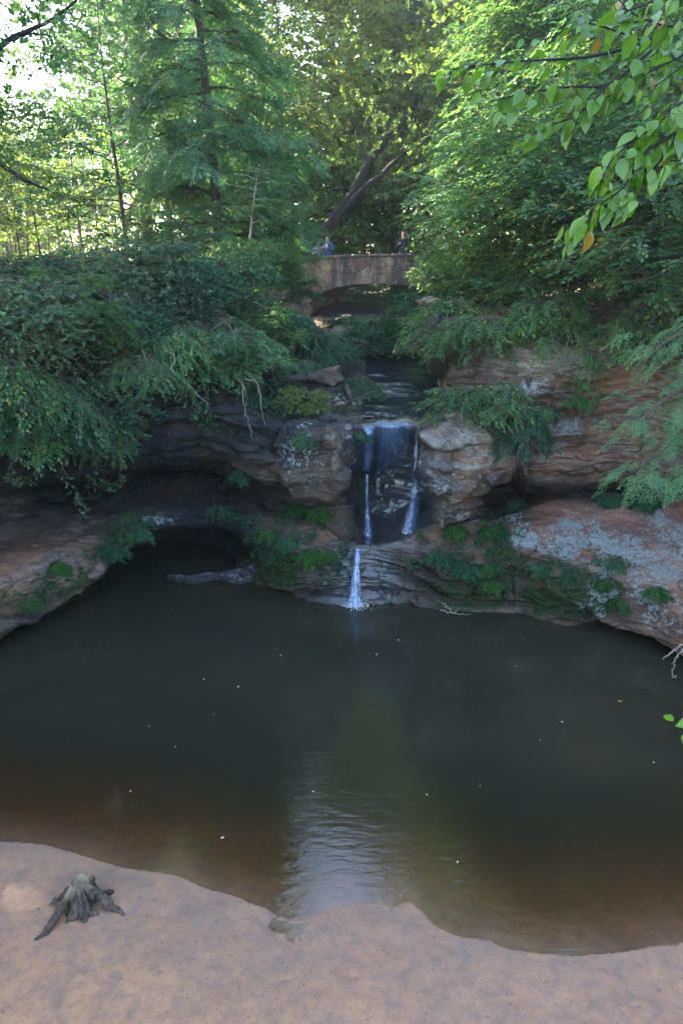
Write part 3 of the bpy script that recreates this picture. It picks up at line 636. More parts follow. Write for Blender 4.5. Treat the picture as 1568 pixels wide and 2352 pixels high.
# ------------------------------------------------------------------ foliage generators
def rot_frames(d, up, rng, roll=.35):
    d = d/ (np.linalg.norm(d, axis=1)[:, None]+1e-9)
    up = up + rng.normal(0, roll, d.shape); s = np.cross(up, d); s /= np.linalg.norm(s, axis=1)[:, None]+1e-9
    n = np.cross(d, s); return np.stack([d, s, n], 1)       # rows = axes
def leaf_quads(base, d, nrm, L, wd, shape='q'):
    """leaves from base points, directions, normals -> verts (N,k,3)"""
    s = np.cross(nrm, d); s /= np.linalg.norm(s, axis=-1)[..., None]+1e-9
    L = np.broadcast_to(L, d.shape[:1])[:, None]; w_ = L*wd
    if shape == 'q':
        v = np.stack([base, base+d*L*.45+s*w_, base+d*L, base+d*L*.45-s*w_], 1); f = np.array([[0, 1, 2, 3]])
    else:
        n = np.cross(d, s)
        v = np.stack([base, base+d*L*.3+s*w_+n*w_*.35, base+d*L*.68+s*w_*.75+n*w_*.22, base+d*L-n*L*.12, base+d*L*.68-s*w_*.75+n*w_*.22, base+d*L*.3-s*w_+n*w_*.35, base+d*L*.33, base+d*L*.7-n*L*.03], 1)
        f = np.array([[0, 1, 6, 6], [1, 2, 7, 6], [2, 3, 7, 7], [0, 6, 5, 5], [6, 7, 4, 5], [7, 3, 4, 4]])
    return v, f
def tpl(kind, seed=0):
    rng = np.random.RandomState(seed); B, D, Nn, L, wd = [], [], [], [], .28
    if kind == 'broad':          # flat alternate spray, length 1
        n = 13; wd = .30
        for i in range(n):
            t = (i+.6)/n; sd = 1 if i % 2 else -1; a = sd*math.radians(rng.uniform(35, 75)); b = np.array([t*.95, 0.02*sd, -.18*t*t+rng.normal(0, .02)])
            d = np.array([math.cos(a), math.sin(a), rng.uniform(-.5, .05)]); B.append(b); D.append(d/np.linalg.norm(d)); Nn.append(rng.normal(0, .3, 3)+[0, 0, 1]); L.append(rng.uniform(.2, .3)*(1-.25*t))
        B.append(np.array([.95, 0, -.17])); D.append(np.array([.93, 0, -.37])); Nn.append(np.array([0, 0, 1.])); L.append(.26)
    elif kind == 'bushy':        # loose rounded twig of small leaves
        n = 14; wd = .34
        for i in range(n):
            t = rng.rand()**.7; d = rng.normal(0, 1, 3)+[.6, 0, .1]; B.append(np.array([t, 0, -.1*t*t])+rng.normal(0, .07, 3)); D.append(d/np.linalg.norm(d)); Nn.append(rng.normal(0, .8, 3)+[0, 0, .8]); L.append(rng.uniform(.16, .26))
    elif kind == 'hemlock':      # flat drooping feather
        wd = .10
        for i in range(11):
            t = (i+.5)/11
            for sd in (-1, 1):
                l2 = .48*(1-t)**.8+.08; a = sd*math.radians(rng.uniform(38, 55)); b0 = np.array([t, 0, -.28*t*t]); d = np.array([math.cos(a), math.sin(a), -.18-.4*t]); d /= np.linalg.norm(d)
                m = max(1, int(l2/.13))
                for j in range(m):
                    q = b0+d*l2*j/m; q[2] -= .1*(j/m)**2
                    for e in (-.5, .5):
                        dd = d+np.array([-d[1], d[0], 0])*e+rng.normal(0, .08, 3); B.append(q); D.append(dd/np.linalg.norm(dd)); Nn.append(rng.normal(0, .25, 3)+[0, 0, 1]); L.append(rng.uniform(.15, .2))
    elif kind == 'pine':
        wd = .045
        for i in range(46):
            t = rng.rand(); d = rng.normal(0, 1, 3)*[.6, 1, 1]+[.9, 0, .1]; B.append(np.array([t*.8, 0, 0])); D.append(d/np.linalg.norm(d)); Nn.append(rng.normal(0, 1, 3)); L.append(rng.uniform(.28, .4))
    elif kind == 'fern':
        wd = .17
        for i in range(15):
            t = (i+.3)/15; l2 = .30*math.sin(PI*min(1, t*.85+.15))+.03
            for sd in (-1, 1):
                a = sd*math.radians(68); B.append(np.array([t, 0, .35*t-.62*t*t])); D.append(np.array([math.cos(a), math.sin(a), -.18])); Nn.append(np.array([0, 0, 1.])+rng.normal(0, .12, 3)); L.append(l2)
    elif kind == 'blade':
        wd = .035
        for i in range(7):
            d = rng.normal(0, .35, 3)+[1, 0, 0]; B.append(rng.normal(0, .05, 3)); D.append(d/np.linalg.norm(d)); Nn.append(rng.normal(0, 1, 3)); L.append(rng.uniform(.6, 1.))
    B, D, Nn, L = map(np.array, (B, D, Nn, L)); return B, D/np.linalg.norm(D, axis=1)[:, None], Nn/np.linalg.norm(Nn, axis=1)[:, None], L, wd
TP = {k: tpl(k) for k in ('broad', 'bushy', 'hemlock', 'pine', 'fern', 'blade')}
def place_sprays(kind, pos, dirs, up, scale, rng, lscale=1., shape='q', roll=.35):
    B, D, Nn, L, wd = TP[kind]; Rf = rot_frames(dirs, up, rng, roll); n = len(pos); k = len(B)
    sc = scale[:, None, None]
    b = pos[:, None] + np.einsum('kj,nji->nki', B, Rf)*sc
    d = np.einsum('kj,nji->nki', D, Rf); nn = np.einsum('kj,nji->nki', Nn, Rf)
    d = d + rng.normal(0, .12, d.shape); d /= np.linalg.norm(d, axis=-1)[..., None]
    v, f = leaf_quads(b.reshape(-1, 3), d.reshape(-1, 3), nn.reshape(-1, 3), (L[None]*scale[:, None]*lscale*rng.uniform(.75, 1.25, (n, k))).reshape(-1), wd, shape)
    K = v.shape[1]; F_ = (f[None]+np.arange(n*k)[:, None, None]*K).reshape(-1, 4)
    return v.reshape(-1, 3), F_
def grow(rng, H, R, z0, nl, up, droop, step, sc, tr, prof, lean=(0, 0), azr=None, sec=3, twig=.012, spread=.9, upv=.2, jit=.0):
    """trunk, limbs and side branches; returns the wood and where the leaf sprays sit"""
    tp = np.linspace(0, 1, 14); lean = np.array(lean); 
    trunk = np.stack([lean[0]*tp+.012*H*np.sin(tp*5+rng.rand()*6)*(tp > .02), lean[1]*tp+.012*H*np.cos(tp*4+rng.rand()*6)*(tp > .02), H*tp], -1)
    wood = [tube(trunk, tr*(1-.88*tp)+.004, 8)] if tr > 0 else []
    pos, dr, scl = [], [], []
    for i in range(nl):
        f = ((i+rng.rand())/nl); h = z0+(H*.98-z0)*f; b = np.array([np.interp(h/H, tp, trunk[:, q]) for q in range(3)])
        az = rng.uniform(*azr) if azr else i*2.39996+rng.uniform(-.5, .5)
        L = prof(f)*R*rng.uniform(.7, 1.15)
        d = np.array([math.cos(az), math.sin(az), up+rng.normal(0, .15)]); d /= np.linalg.norm(d)
        t = np.linspace(0, 1, 8)[:, None]; pl = b+d*L*t+np.array([0, 0, -1])*droop*L*t*t+rng.normal(0, .035*L, (8, 3))*t
        r0 = max(twig, tr*.33*(1-.7*f)) if tr > 0 else twig*2
        wood.append(tube(pl, r0*(1-.85*t[:, 0])+.002, 5))
        br = [(pl, .3)]
        ns = max(1, int(sec*L/R*1.5+rng.rand()))
        for k in range(ns):
            s = rng.uniform(.2, .95); q = np.array([np.interp(s, t[:, 0], pl[:, c]) for c in range(3)]); sd = 1 if k % 2 else -1
            a2 = az+sd*rng.uniform(.5, 1.15)*spread; l2 = L*(1.05-s)*rng.uniform(.45, .8)+.12*R
            d2 = np.array([math.cos(a2), math.sin(a2), up*.6+rng.normal(0, .2)]); d2 /= np.linalg.norm(d2); tt = np.linspace(0, 1, 5)[:, None]
            p2 = q+d2*l2*tt+np.array([0, 0, -1])*droop*l2*tt*tt; wood.append(tube(p2, r0*.45*(1-.8*tt[:, 0])+.0015, 4)); br.append((p2, .0))
        for pl2, st in br:
            seg = np.linalg.norm(np.diff(pl2, axis=0), axis=1).sum(); m = max(2, int(seg*(1-st)/step))
            s = st+(1-st)*(np.arange(m)+rng.rand(m))/m; ts = np.linspace(0, 1, len(pl2))
            q = np.stack([np.interp(s, ts, pl2[:, c]) for c in range(3)], -1); e = pl2[-1]-pl2[0]; e = e/(np.linalg.norm(e)+1e-9)
            a = rng.uniform(-1, 1, m)*spread; ca, sa = np.cos(a), np.sin(a)
            dd = np.stack([e[0]*ca-e[1]*sa, e[0]*sa+e[1]*ca, np.full(m, e[2])+rng.normal(0, .2, m)], -1)
            pos.append(q+rng.normal(0, jit+.001, q.shape)); dr.append(dd); scl.append(sc*rng.uniform(.65, 1.25, m))
    return wood, np.vstack(pos), np.vstack(dr), np.concatenate(scl)
PROF = {'cone': lambda f: (1-f)**.8*.95+.06, 'dome': lambda f: math.sin(PI*min(1, .18+.8*f))**.7, 'flat': lambda f: .75+.25*math.sin(PI*f), 'top': lambda f: (.5+.5*f)*(1 if f < .8 else .7), 'bush': lambda f: .45+.65*math.sin(PI*(.15+.75*f))}
def plant(name, label, cat, loc, seed, leaf, kind, bark='bark', group=None, scale=1., lsc=1., shape='q', prof='dome', roll=.35, hang=None, crown_name='crown', trunk_name='trunk', rotz=0., **kw):
    rng = np.random.RandomState(seed); d = dict(H=8, R=3, z0=1.5, nl=30, up=.35, droop=.25, step=.3, sc=.5, tr=.12); d.update(kw)
    wood, pos, dr, scl = grow(rng, prof=PROF[prof], **d)
    v, f = place_sprays(kind, pos, dr, np.array([0, 0, 1.]), scl, rng, lsc, shape, roll)
    root = thing(name, loc, label, cat, group); root.rotation_euler.z = rotz; root.scale = (scale,)*3
    obj(crown_name, mesh(name+'_'+crown_name, v, fix_tris(f), M[leaf], False), root)
    wv, wf = join(wood); obj(trunk_name, mesh(name+'_'+trunk_name, wv, fix_tris(wf), M[bark]), root)
    return root

# ------------------------------------------------------------------ forest ground behind and around
def forest_ground():
    xs = np.concatenate([np.linspace(-118, -40, 10, endpoint=False), np.linspace(-40, 40, 130, endpoint=False), np.linspace(40, 118, 10)])
    ys = np.concatenate([np.linspace(-88, -20, 8, endpoint=False), np.linspace(-20, 60, 130, endpoint=False), np.linspace(60, 168, 12)])
    x, y = np.meshgrid(xs, ys)
    # gorge floor under the pool and the cliff sheet
    gx = np.clip(1-np.maximum(np.abs(x)-9.6, 0)/1.6, 0, 1); gy = np.clip(1-np.maximum(y-36, 0)/4, 0, 1)*np.clip(1-np.maximum(-12-y, 0)/4, 0, 1)
    wide = np.where(y > 9, np.clip(1-np.maximum(np.abs(x)-22-y*.5, 0)/3, 0, 1), gx); k = wide*gy
    hi = 6.9+.35*fbm(np.stack([x, y, 0*x], -1), 3, .12) + np.clip((x-12)/30, 0, 1)*9 + np.clip((y-45)/120, 0, 1)*3 - np.clip((-x-14)/60, 0, 1)*2
    z = hi*(1-k) + k*(-2.2)
    chan = np.exp(-((x-1.2-(y-30)*.05)/2.5)**2)*np.clip((y-32)/6, 0, 1)*np.clip((70-y)/20, 0, 1); z = z-.9*chan
    V = np.stack([x, y, z], -1).reshape(-1, 3)
    m, n, b = mat('forest_floor'); N = NB(n); p = N.pos(); N.L(N.ramp(N.noise(p, 1.6, 8, .7), [(.35, (.035, .03, .018)), (.55, (.06, .08, .025)), (.7, (.10, .13, .04))]), b.inputs['Base Color']); b.inputs['Roughness'].default_value = .95
    N.L(N.bump(N.noise(p, 5, 6), 1., .2), b.inputs['Normal'])
    tag(obj('forest_ground', mesh('forest_ground', V, grid_faces(len(ys), len(xs)), m)), 'forest floor round the gorge', None, None, 'structure')
forest_ground()
R_ = math.radians
CAMWARD = (R_(190), R_(350)); LEFTWARD = (R_(140), R_(290)); RIGHTWARD = (R_(-110), R_(50))
# ------------------------------------------------------------------ trees
plant('hemlock_tree', 'tall feathery hemlock with straight dark trunk left of the bridge', 'tree', P(492, 745, 23.5), 11, 'hemlock', 'hemlock', H=22, R=2.75, z0=2.2, nl=110, up=.12, droop=.30, step=.29, sc=.85, tr=.17, prof='cone', sec=7, jit=.22)
plant('broadleaf_tree', 'slender young tree with light leaves left of the tall hemlock', 'tree', P(290, 650, 25), 12, 'maple', 'broad', H=8.5, R=3.0, z0=.8, nl=42, up=.3, droop=.2, step=.34, sc=.7, tr=.08, prof='dome', sec=4)
plant('broadleaf_tree', 'leafy tree filling the gap between the hemlock and the leaning trunk', 'tree', P(650, 680, 35), 13, 'far', 'bushy', H=13, R=3.8, z0=1., nl=52, up=.35, droop=.2, step=.4, sc=.8, tr=.12, prof='dome', sec=4)
plant('broadleaf_tree', 'hazy yellow green tree behind the left end of the bridge', 'tree', P(820, 640, 40), 14, 'far', 'bushy', H=14, R=4.6, z0=1., nl=52, up=.35, droop=.2, step=.5, sc=.95, tr=.15, prof='dome', sec=4)
plant('pine_tree', 'thin pine with soft needle clusters and grey stem above the bridge right end', 'tree', P(1042, 600, 33), 15, 'pine', 'pine', H=18, R=3.6, z0=4.5, nl=60, up=.25, droop=.15, step=.32, sc=.62, tr=.11, bark='bark_pale', prof='cone', sec=5)
plant('birch_sapling', 'thin pale leaning sapling rising from the shrubs left of the bridge', 'sapling', P(560, 690, 20), 16, 'maple', 'broad', bark='bark_pale', H=3.4, R=.9, z0=1.9, nl=12, up=.3, droop=.2, step=.3, sc=.4, tr=.05, lean=(.55, 0), prof='top')
plant('broadleaf_tree', 'tree with rounded green crown right behind the people on the bridge', 'tree', P(900, 640, 36), 17, 'beech', 'bushy', H=9, R=4.2, z0=.4, nl=50, up=.3, droop=.2, step=.42, sc=.8, tr=.12, prof='dome', sec=4)

def custom_tree(name, label, cat, stems, sprays, leaf, kind, seed, bark='bark', group=None, lsc=1., shape='q', roll=.35, crown_name='crown', trunk_name='trunk', side=0, sidelen=.6, dirbias=(0, 0, 0)):
    """stems: [(pts, r0, r1)]; sprays: list of (stem index, t0, t1, count, jitter, scale)"""
    rng = np.random.RandomState(seed); base = np.array(stems[0][0][0], float); wood = []; SP = []
    for pts, r0, r1 in stems:
        s = spline(pts, 40)-base; s += .012*np.cumsum(rng.normal(0, 1, s.shape), 0)*min(1, r0*6); wood.append(tube(s, np.linspace(r0, r1, 40), 8)); SP.append(s)
    pos, dr, sc = [], [], []
    for si, t0, t1, cnt, jit, scl in sprays:
        s = SP[si]; t = rng.uniform(t0, t1, cnt); q = np.stack([np.interp(t, np.linspace(0, 1, 40), s[:, c]) for c in range(3)], -1)
        e = s[min(39, int(t1*39))]-s[int(t0*39)]; e /= np.linalg.norm(e)+1e-9
        off = rng.normal(0, 1, (cnt, 3))*jit*np.array([1, 1, .55]); pos.append(q+off); d = e*.8+off/(jit+.01)*.7+rng.normal(0, .3, (cnt, 3))+dirbias; dr.append(d); sc.append(scl*rng.uniform(.6, 1.3, cnt))
        for k in range(int(cnt*side)):
            i = rng.randint(cnt); tw = np.array([q[i], q[i]+off[i]*.5+[0, 0, .04], q[i]+off[i]]); wood.append(tube(tw, [max(.006, jit*.012), .004, .002], 4))
    v, f = place_sprays(kind, np.vstack(pos), np.vstack(dr), np.array([0, 0, 1.]), np.concatenate(sc), rng, lsc, shape, roll)
    root = thing(name, base, label, cat, group)
    obj(crown_name, mesh(name+'_'+crown_name, v, fix_tris(f), M[leaf], False), root)
    wv, wf = join(wood); obj(trunk_name, mesh(name+'_'+trunk_name, wv, fix_tris(wf), M[bark]), root)
    return root
custom_tree('leaning_tree', 'big dark forked trunk leaning right behind the people on the bridge', 'tree', [
    ([P(715, 600, 31), P(740, 540, 31), P(778, 492, 31), P(815, 440, 31), P(852, 370, 31), P(890, 322, 31), P(960, 240, 31.5), P(1040, 130, 32), P(1085, 70, 32), P(1120, -20, 32)], .27, .09),
    ([P(772, 500, 31), P(810, 462, 30.8), P(845, 425, 30.6), P(882, 394, 30.4), P(930, 350, 30), P(980, 320, 30)], .17, .05),
    ([P(800, 440, 31), P(790, 430, 30.8), P(770, 434, 30.6), P(760, 436, 30.5)], .08, .03),
    ([P(842, 385, 31), P(838, 350, 31), P(815, 300, 31), P(850, 265, 31)], .07, .02),
    ([P(1040, 130, 32), P(1075, 112, 32), P(1110, 100, 32)], .08, .02)],
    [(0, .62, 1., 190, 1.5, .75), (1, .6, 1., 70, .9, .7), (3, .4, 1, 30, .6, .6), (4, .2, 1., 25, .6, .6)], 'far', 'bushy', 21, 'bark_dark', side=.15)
custom_tree('oak_tree', 'oak boughs with dark branch reaching in at the top left corner', 'tree', [
    ([P(-420, 1000, 18), P(-400, 600, 18), P(-350, 320, 17.5), P(-180, 220, 17), P(-60, 160, 16.5), P(30, 95, 16), P(110, 60, 16), P(190, -5, 16)], .13, .02),
    ([P(-180, 220, 17), P(-60, 330, 16.5), P(20, 400, 16), P(100, 440, 15.6)], .10, .02),
    ([P(30, 95, 16), P(70, 78, 16), P(130, 85, 15.8)], .03, .01),
    ([P(-350, 320, 17.5), P(-200, 80, 17), P(-40, -20, 16.5), P(60, -60, 16)], .12, .03)],
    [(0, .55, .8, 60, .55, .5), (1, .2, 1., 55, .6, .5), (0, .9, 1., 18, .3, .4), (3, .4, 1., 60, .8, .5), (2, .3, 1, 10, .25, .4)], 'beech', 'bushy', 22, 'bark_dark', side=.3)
plant('broadleaf_tree', 'bright backlit bough tree at the left edge above the thin saplings', 'tree', P(-150, 700, 17), 23, 'far', 'broad', H=5.2, R=3.2, z0=1.5, nl=26, up=.3, droop=.3, step=.3, sc=.55, tr=.08, azr=RIGHTWARD, prof='dome', bark='bark_dark', sec=4)

# the great mass of foliage on the right slope
RIGHT = [
 (1115, 700, 26, 5.2, 2.5, 'maple', 'broad', .5, 'small tree pressing against the right end of the bridge'),
 (1225, 640, 27, 9.5, 3.9, 'maple', 'broad', .62, 'tall tree with pale tiers of leaves rising right of the leaning trunk'),
 (1190, 735, 21, 3.6, 2.4, 'beech', 'broad', .42, 'shrubby tree with yellow flecked leaves right of the bridge'),
 (1300, 740, 19.5, 5.2, 4.2, 'beech', 'broad', .48, 'wide tree spreading its tiers over the right cliff'),
 (1450, 760, 18, 5.5, 4.0, 'beech', 'broad', .48, 'dark green tree rooted on the right cliff top'),
 (1400, 560, 24, 9.5, 5.2, 'maple', 'broad', .62, 'tall tree on the right slope behind the near boughs'),
 (1600, 620, 19, 7, 4.4, 'beech', 'broad', .5, 'tree at the right edge with leaning brown stem'),
 (1250, 480, 30, 12, 5.4, 'far', 'bushy', .8, 'sunlit tree top high on the right slope'),
 (1560, 380, 27, 11, 5.6, 'maple', 'broad', .7, 'tall slope tree at the upper right'),
 (1640, 820, 15, 5.2, 3.4, 'beech', 'broad', .42, 'tree leaning in from the right edge over the cliff')]
for i, (u, v, y, H, R, lf, kd, sc, lb) in enumerate(RIGHT):
    plant('broadleaf_tree', lb, 'tree', P(u, v, y), 40+i, lf, kd, H=H, R=R, z0=(.16 if y < 20 else .06)*H, nl=int(34+R*6), up=.24, droop=.26 if y < 20 else .32, step=sc*.62, sc=sc*1.05, tr=.03*H**.6, azr=(R_(120), R_(330)), prof='flat', sec=5, roll=.25, spread=.8)

# overhanging shrubs on the right cliff and by the fall
def cascade(name, label, cat, u, v, y, R, seed, leaf='dark', kind='bushy', sc=.3, nl=26, H=.5, up=.35, droop=.95, azr=CAMWARD, step=None, group=None, bark='bark', sec=4, twig=.01, **k):
    return plant(name, label, cat, P(u, v, y), seed, leaf, kind, bark, group, H=H, R=R, z0=.0, nl=nl, up=up, droop=droop, step=step or sc*.55, sc=sc, tr=0, azr=azr, prof='bush', sec=sec, twig=twig, **k)
custom_tree('hemlock_bough', 'drooping hemlock boughs sweeping down in front of the right cliff', 'tree', [
    ([P(1760, 620, 12), P(1700, 760, 11.6), P(1600, 860, 11.3), P(1500, 930, 11), P(1440, 1010, 10.8)], .06, .012),
    ([P(1760, 760, 11.8), P(1680, 900, 11.4), P(1580, 990, 11), P(1480, 1060, 10.7), P(1440, 1130, 10.6)], .05, .01),
    ([P(1760, 600, 12), P(1680, 680, 11.6), P(1600, 740, 11.4), P(1520, 790, 11.2), P(1460, 850, 11)], .04, .01),
    ([P(1760, 950, 11.4), P(1680, 1010, 11), P(1600, 1070, 10.8), P(1530, 1110, 10.6)], .04, .01)],
    [(0, .25, .92, 70, .24, .38), (1, .25, .92, 75, .22, .38), (2, .3, .9, 46, .22, .38), (3, .2, 1., 46, .2, .38)], 'hemlock', 'hemlock', 61, side=.5, lsc=.8, dirbias=(-.6, -.2, -.45), roll=.2)
custom_tree('hanging_shrub', 'leafy shrub hanging like a curtain down the middle of the right cliff', 'shrub', [
    ([P(1310, 765, 15.2), P(1300, 800, 14.7), P(1315, 850, 14.55), P(1330, 900, 14.5)], .012, .004), ([P(1330, 770, 15.2), P(1345, 820, 14.6), P(1350, 880, 14.5), P(1365, 945, 14.45)], .014, .004),
    ([P(1350, 775, 15.2), P(1380, 815, 14.6), P(1372, 860, 14.5)], .010, .004), ([P(1290, 770, 15.2), P(1262, 800, 14.7), P(1240, 822, 14.6)], .010, .004)],
    [(0, .2, 1., 34, .13, .2), (1, .2, 1., 52, .15, .2), (2, .2, 1., 22, .12, .2), (3, .2, 1., 16, .12, .2)], 'fern', 'broad', 62, side=.3, dirbias=(0, -.2, -.7))
cascade('shrub', 'small shrub growing over the big boulder right of the fall', 'shrub', 1150, 930, 14.6, .85, 63, 'beech', 'broad', .24, 20, up=.35, droop=.7, azr=(R_(150), R_(300)))
cascade('shrub', 'flat leafy boughs reaching left over the stream above the right boulder', 'shrub', 1110, 915, 14.8, 1.15, 64, 'beech', 'broad', .24, 12, H=.25, up=.1, droop=.35, azr=(R_(160), R_(215)))
cascade('shrub', 'shrub trailing below the boughs right of the fall onto the boulder', 'shrub', 1190, 960, 14.3, .7, 65, 'dark', 'broad', .22, 14, up=.1, droop=1.2)
cascade('shrub', 'dark bush crowning the left corner of the right cliff', 'shrub', 1090, 775, 16.6, 1.3, 66, 'beech', 'broad', .3, 22, up=.4, droop=.7)
cascade('shrub', 'bush below the flat pale slab right of the bridge', 'shrub', 1040, 730, 19, 1.5, 67, 'beech', 'broad', .32, 24, up=.3, droop=.8)
cascade('shrub', 'tiers of leaves draping the top of the right cliff', 'shrub', 1250, 735, 16.6, 1.2, 68, 'beech', 'broad', .32, 26, up=.3, droop=.65)
cascade('shrub', 'broad clump of leaves over the brown right end of the cliff', 'shrub', 1500, 770, 15.0, 1.2, 69, 'beech', 'broad', .3, 26, up=.25, droop=.6)
cascade('shrub', 'dry brown twiggy bush at the left foot of the slope right of the bridge', 'shrub', 1010, 770, 18, .9, 70, 'pale', 'bushy', .18, 30, up=.3, droop=.8, step=.3)
# left cliff shrubs
LEFT = [
 (40, 700, 14.2, 1.7, 'pale', 'bushy', .24, 40, 'pale honeysuckle bush spilling over the left rim'),
 (-40, 790, 13.0, 1.6, 'pale', 'bushy', .24, 40, 'greyish leafy bush at the left frame edge above the recess'),
 (110, 800, 13.2, 1.6, 'pale', 'bushy', .22, 40, 'big dusty green bush hanging in front of the left cliff'),
 (30, 930, 12.6, .85, 'dark', 'bushy', .22, 30, 'lowest bush at the left frame edge over the dark recess'),
 (225, 790, 14.0, 1.0, 'fern', 'broad', .24, 22, 'bright green maple shrub standing out on the left cliff'),
 (160, 715, 14.4, .9, 'fern', 'broad', .24, 16, 'young bright shoot over the dark rock face at the left rim'),
 (190, 960, 13.8, 1.0, 'dark', 'bushy', .22, 34, 'dark shrub trailing vines toward the left recess'),
 (290, 950, 14.2, 1.2, 'dark', 'bushy', .20, 30, 'dim shrub right of the trailing vines on the left cliff'),
 (360, 690, 16.2, 1.7, 'pale', 'bushy', .28, 40, 'rounded greyish green shrub below the young tree'),
 (300, 730, 15.4, 1.4, 'dark', 'bushy', .26, 34, 'shadowed shrub over the tangle of dead twigs'),
 (440, 720, 16.4, 1.6, 'dark', 'bushy', .28, 34, 'dense shrub under the tall hemlock'),
 (520, 705, 17.4, 1.6, 'dark', 'bushy', .28, 40, 'broad dark shrub between hemlock and pale sapling'),
 (470, 830, 15.6, 1.1, 'hemlock', 'bushy', .20, 30, 'blue green drooping bush with bare hanging twigs'),
 (550, 850, 15.4, 1.0, 'hemlock', 'broad', .22, 22, 'bluish low bush hanging over the middle left ledge'),
 (575, 650, 20, 1.5, 'beech', 'bushy', .3, 36, 'bush hiding the left end of the bridge'),
 (655, 742, 19.5, 1.1, 'dark', 'broad', .3, 28, 'leafy bush under the left foot of the arch'),
 (620, 775, 18.5, 1.2, 'beech', 'broad', .3, 26, 'light green maple bush above the ledges left of the stream'),
 (690, 705, 23.5, .9, 'dark', 'broad', .28, 18, 'bush against the left pier of the arch'),
 (740, 790, 20, 1.1, 'dark', 'broad', .28, 22, 'small bush beside the deep shade left of the stream'),
 (850, 790, 21.5, 1.35, 'dark', 'bushy', .28, 34, 'very dark bush in the stream gully below the bridge'),
 (920, 800, 22, 1.2, 'dark', 'bushy', .28, 28, 'dark bush at the foot of the rapids below the arch'),
 (700, 850, 17.6, .8, 'dark', 'broad', .24, 18, 'green clump on the ledge left of the stream'),
 (600, 930, 15.8, .6, 'dark', 'broad', .22, 14, 'small hanging clump in the shadow left of the sunlit ledge'),
 (700, 945, 15.8, .6, 'grass', 'bushy', .18, 24, 'sunlit yellow green tuft above the round boulder'),
 (830, 880, 18, .6, 'dark', 'bushy', .2, 16, 'small dark plant hanging at the left bank of the stream')]
for i, (u, v, y, R, lf, kd, sc, nl, lb) in enumerate(LEFT):
    rd = i % 3 != 0
    cascade('shrub', lb, 'shrub', u, v+(25 if rd and R > 1 else 0), y, R*(.82 if rd and R > 1 else 1), 100+i, lf, kd, sc, nl, H=(.8 if rd else .3)*R, up=.65 if rd else .35, droop=.45 if rd else .85)
for i, (u, v, y, R, lb) in enumerate([(60, 650, 17, 1.8, 'low creeper mound on the left rim'), (160, 648, 17.4, 1.6, 'creeper mound with red tinged leaves on the left rim'), (260, 640, 18.4, 1.8, 'low pale brush beneath the slender young tree'), (-60, 660, 16, 1.8, 'dark creeper mound cut by the left frame edge'), (390, 650, 19.5, 1.9, 'soft pale brush at the foot of the hemlock')]):
    cascade('shrub', lb, 'shrub', u, v+12, y, R, 140+i, 'pale' if i in (2, 4) else 'dark', 'bushy', .3, 34, H=.6, up=.6, droop=.7, azr=(0, 2*PI))
# saplings in the sunlit clearing at the left
rng = np.random.RandomState(9)
SAPL = ['second', 'third', 'fourth', 'fifth', 'sixth', 'seventh', 'eighth', 'ninth', 'tenth', 'eleventh', 'twelfth', 'thirteenth', 'fourteenth']
protos = []
for i, u in enumerate([10, 32, 52, 75, 98, 122, 150, 178, 205, 235, -30, -70, 265]):
    y = 27+rng.uniform(-3, 6)
    lb = 'sunlit thin sapling in the left clearing, %s from the left edge' % (['first']+SAPL)[min(i, 9)] if i < 10 else ['sapling just beyond the left frame edge', 'outermost sapling beyond the left frame edge', 'sunlit sapling at the right end of the left clearing'][i-10]
    if i < 4:
        o = plant('sapling', lb, 'sapling', P(u, 655, y), 160+i, 'far', 'bushy', H=4.6, R=1.1, z0=1.4, nl=16, up=.6, droop=.2, step=.34, sc=.38, tr=.035, bark='bark', prof='top', group='thin saplings in the sunlit clearing', sec=2, lean=(.2, 0)); protos.append(o)
    else:
        o = copy_tree(protos[i % 4]); o.location = P(u, 655, y); o['label'] = lb; o.rotation_euler.z = rng.uniform(0, 6)
    o.scale = (1, 1, rng.uniform(.85, 1.35))
# forest behind
FP = []
fl = 'hazy backlit forest tree beyond the gorge, one of many alike'
for i in range(4):
    FP.append(plant('forest_tree', fl, 'tree', (0, 70+i*5, 6), 200+i, ['far', 'maple', 'far', 'beech'][i], 'bushy', H=13, R=4.0, z0=1.2+i*.8, nl=46, up=.4, droop=.2, step=.52, sc=1.05, tr=.17, bark='bark', prof=['dome', 'bush', 'dome', 'cone'][i], group='forest trees beyond the gorge', sec=4))
used = set(); rng = np.random.RandomState(31)
def forest(u, y, top_v, zb=7.0):
    k = rng.randint(4); o = FP[k] if k not in used else copy_tree(FP[k]); used.add(k)
    p = PZ(u, zb, y); zt = P(u, top_v, y)[2]; s = max(.5, (zt-zb)/13.)
    o.location = (p[0], p[1], zb-.3); o.scale = (min(s, 1.25), min(s, 1.25), s); o.rotation_euler.z = rng.uniform(0, 6.28)
def skyline(u):
    return np.interp(u, [-400, 0, 60, 150, 270, 310, 420, 590, 640, 770, 820, 1000, 2000], [-200, 120, 270, 300, 190, -300, -500, -250, 70, 60, -250, -500, -500])
for row, y in enumerate((37, 44, 53, 66)):
    for u in np.arange(-260, 1750, 300 if row < 2 else 190):
        uu = u+rng.uniform(-50, 50)+row*40; tv = skyline(uu)+rng.uniform(-10, 120)*(1 if row < 2 else .6)+(60 if row == 0 else 0)
        forest(uu, y+rng.uniform(-3, 3), tv)
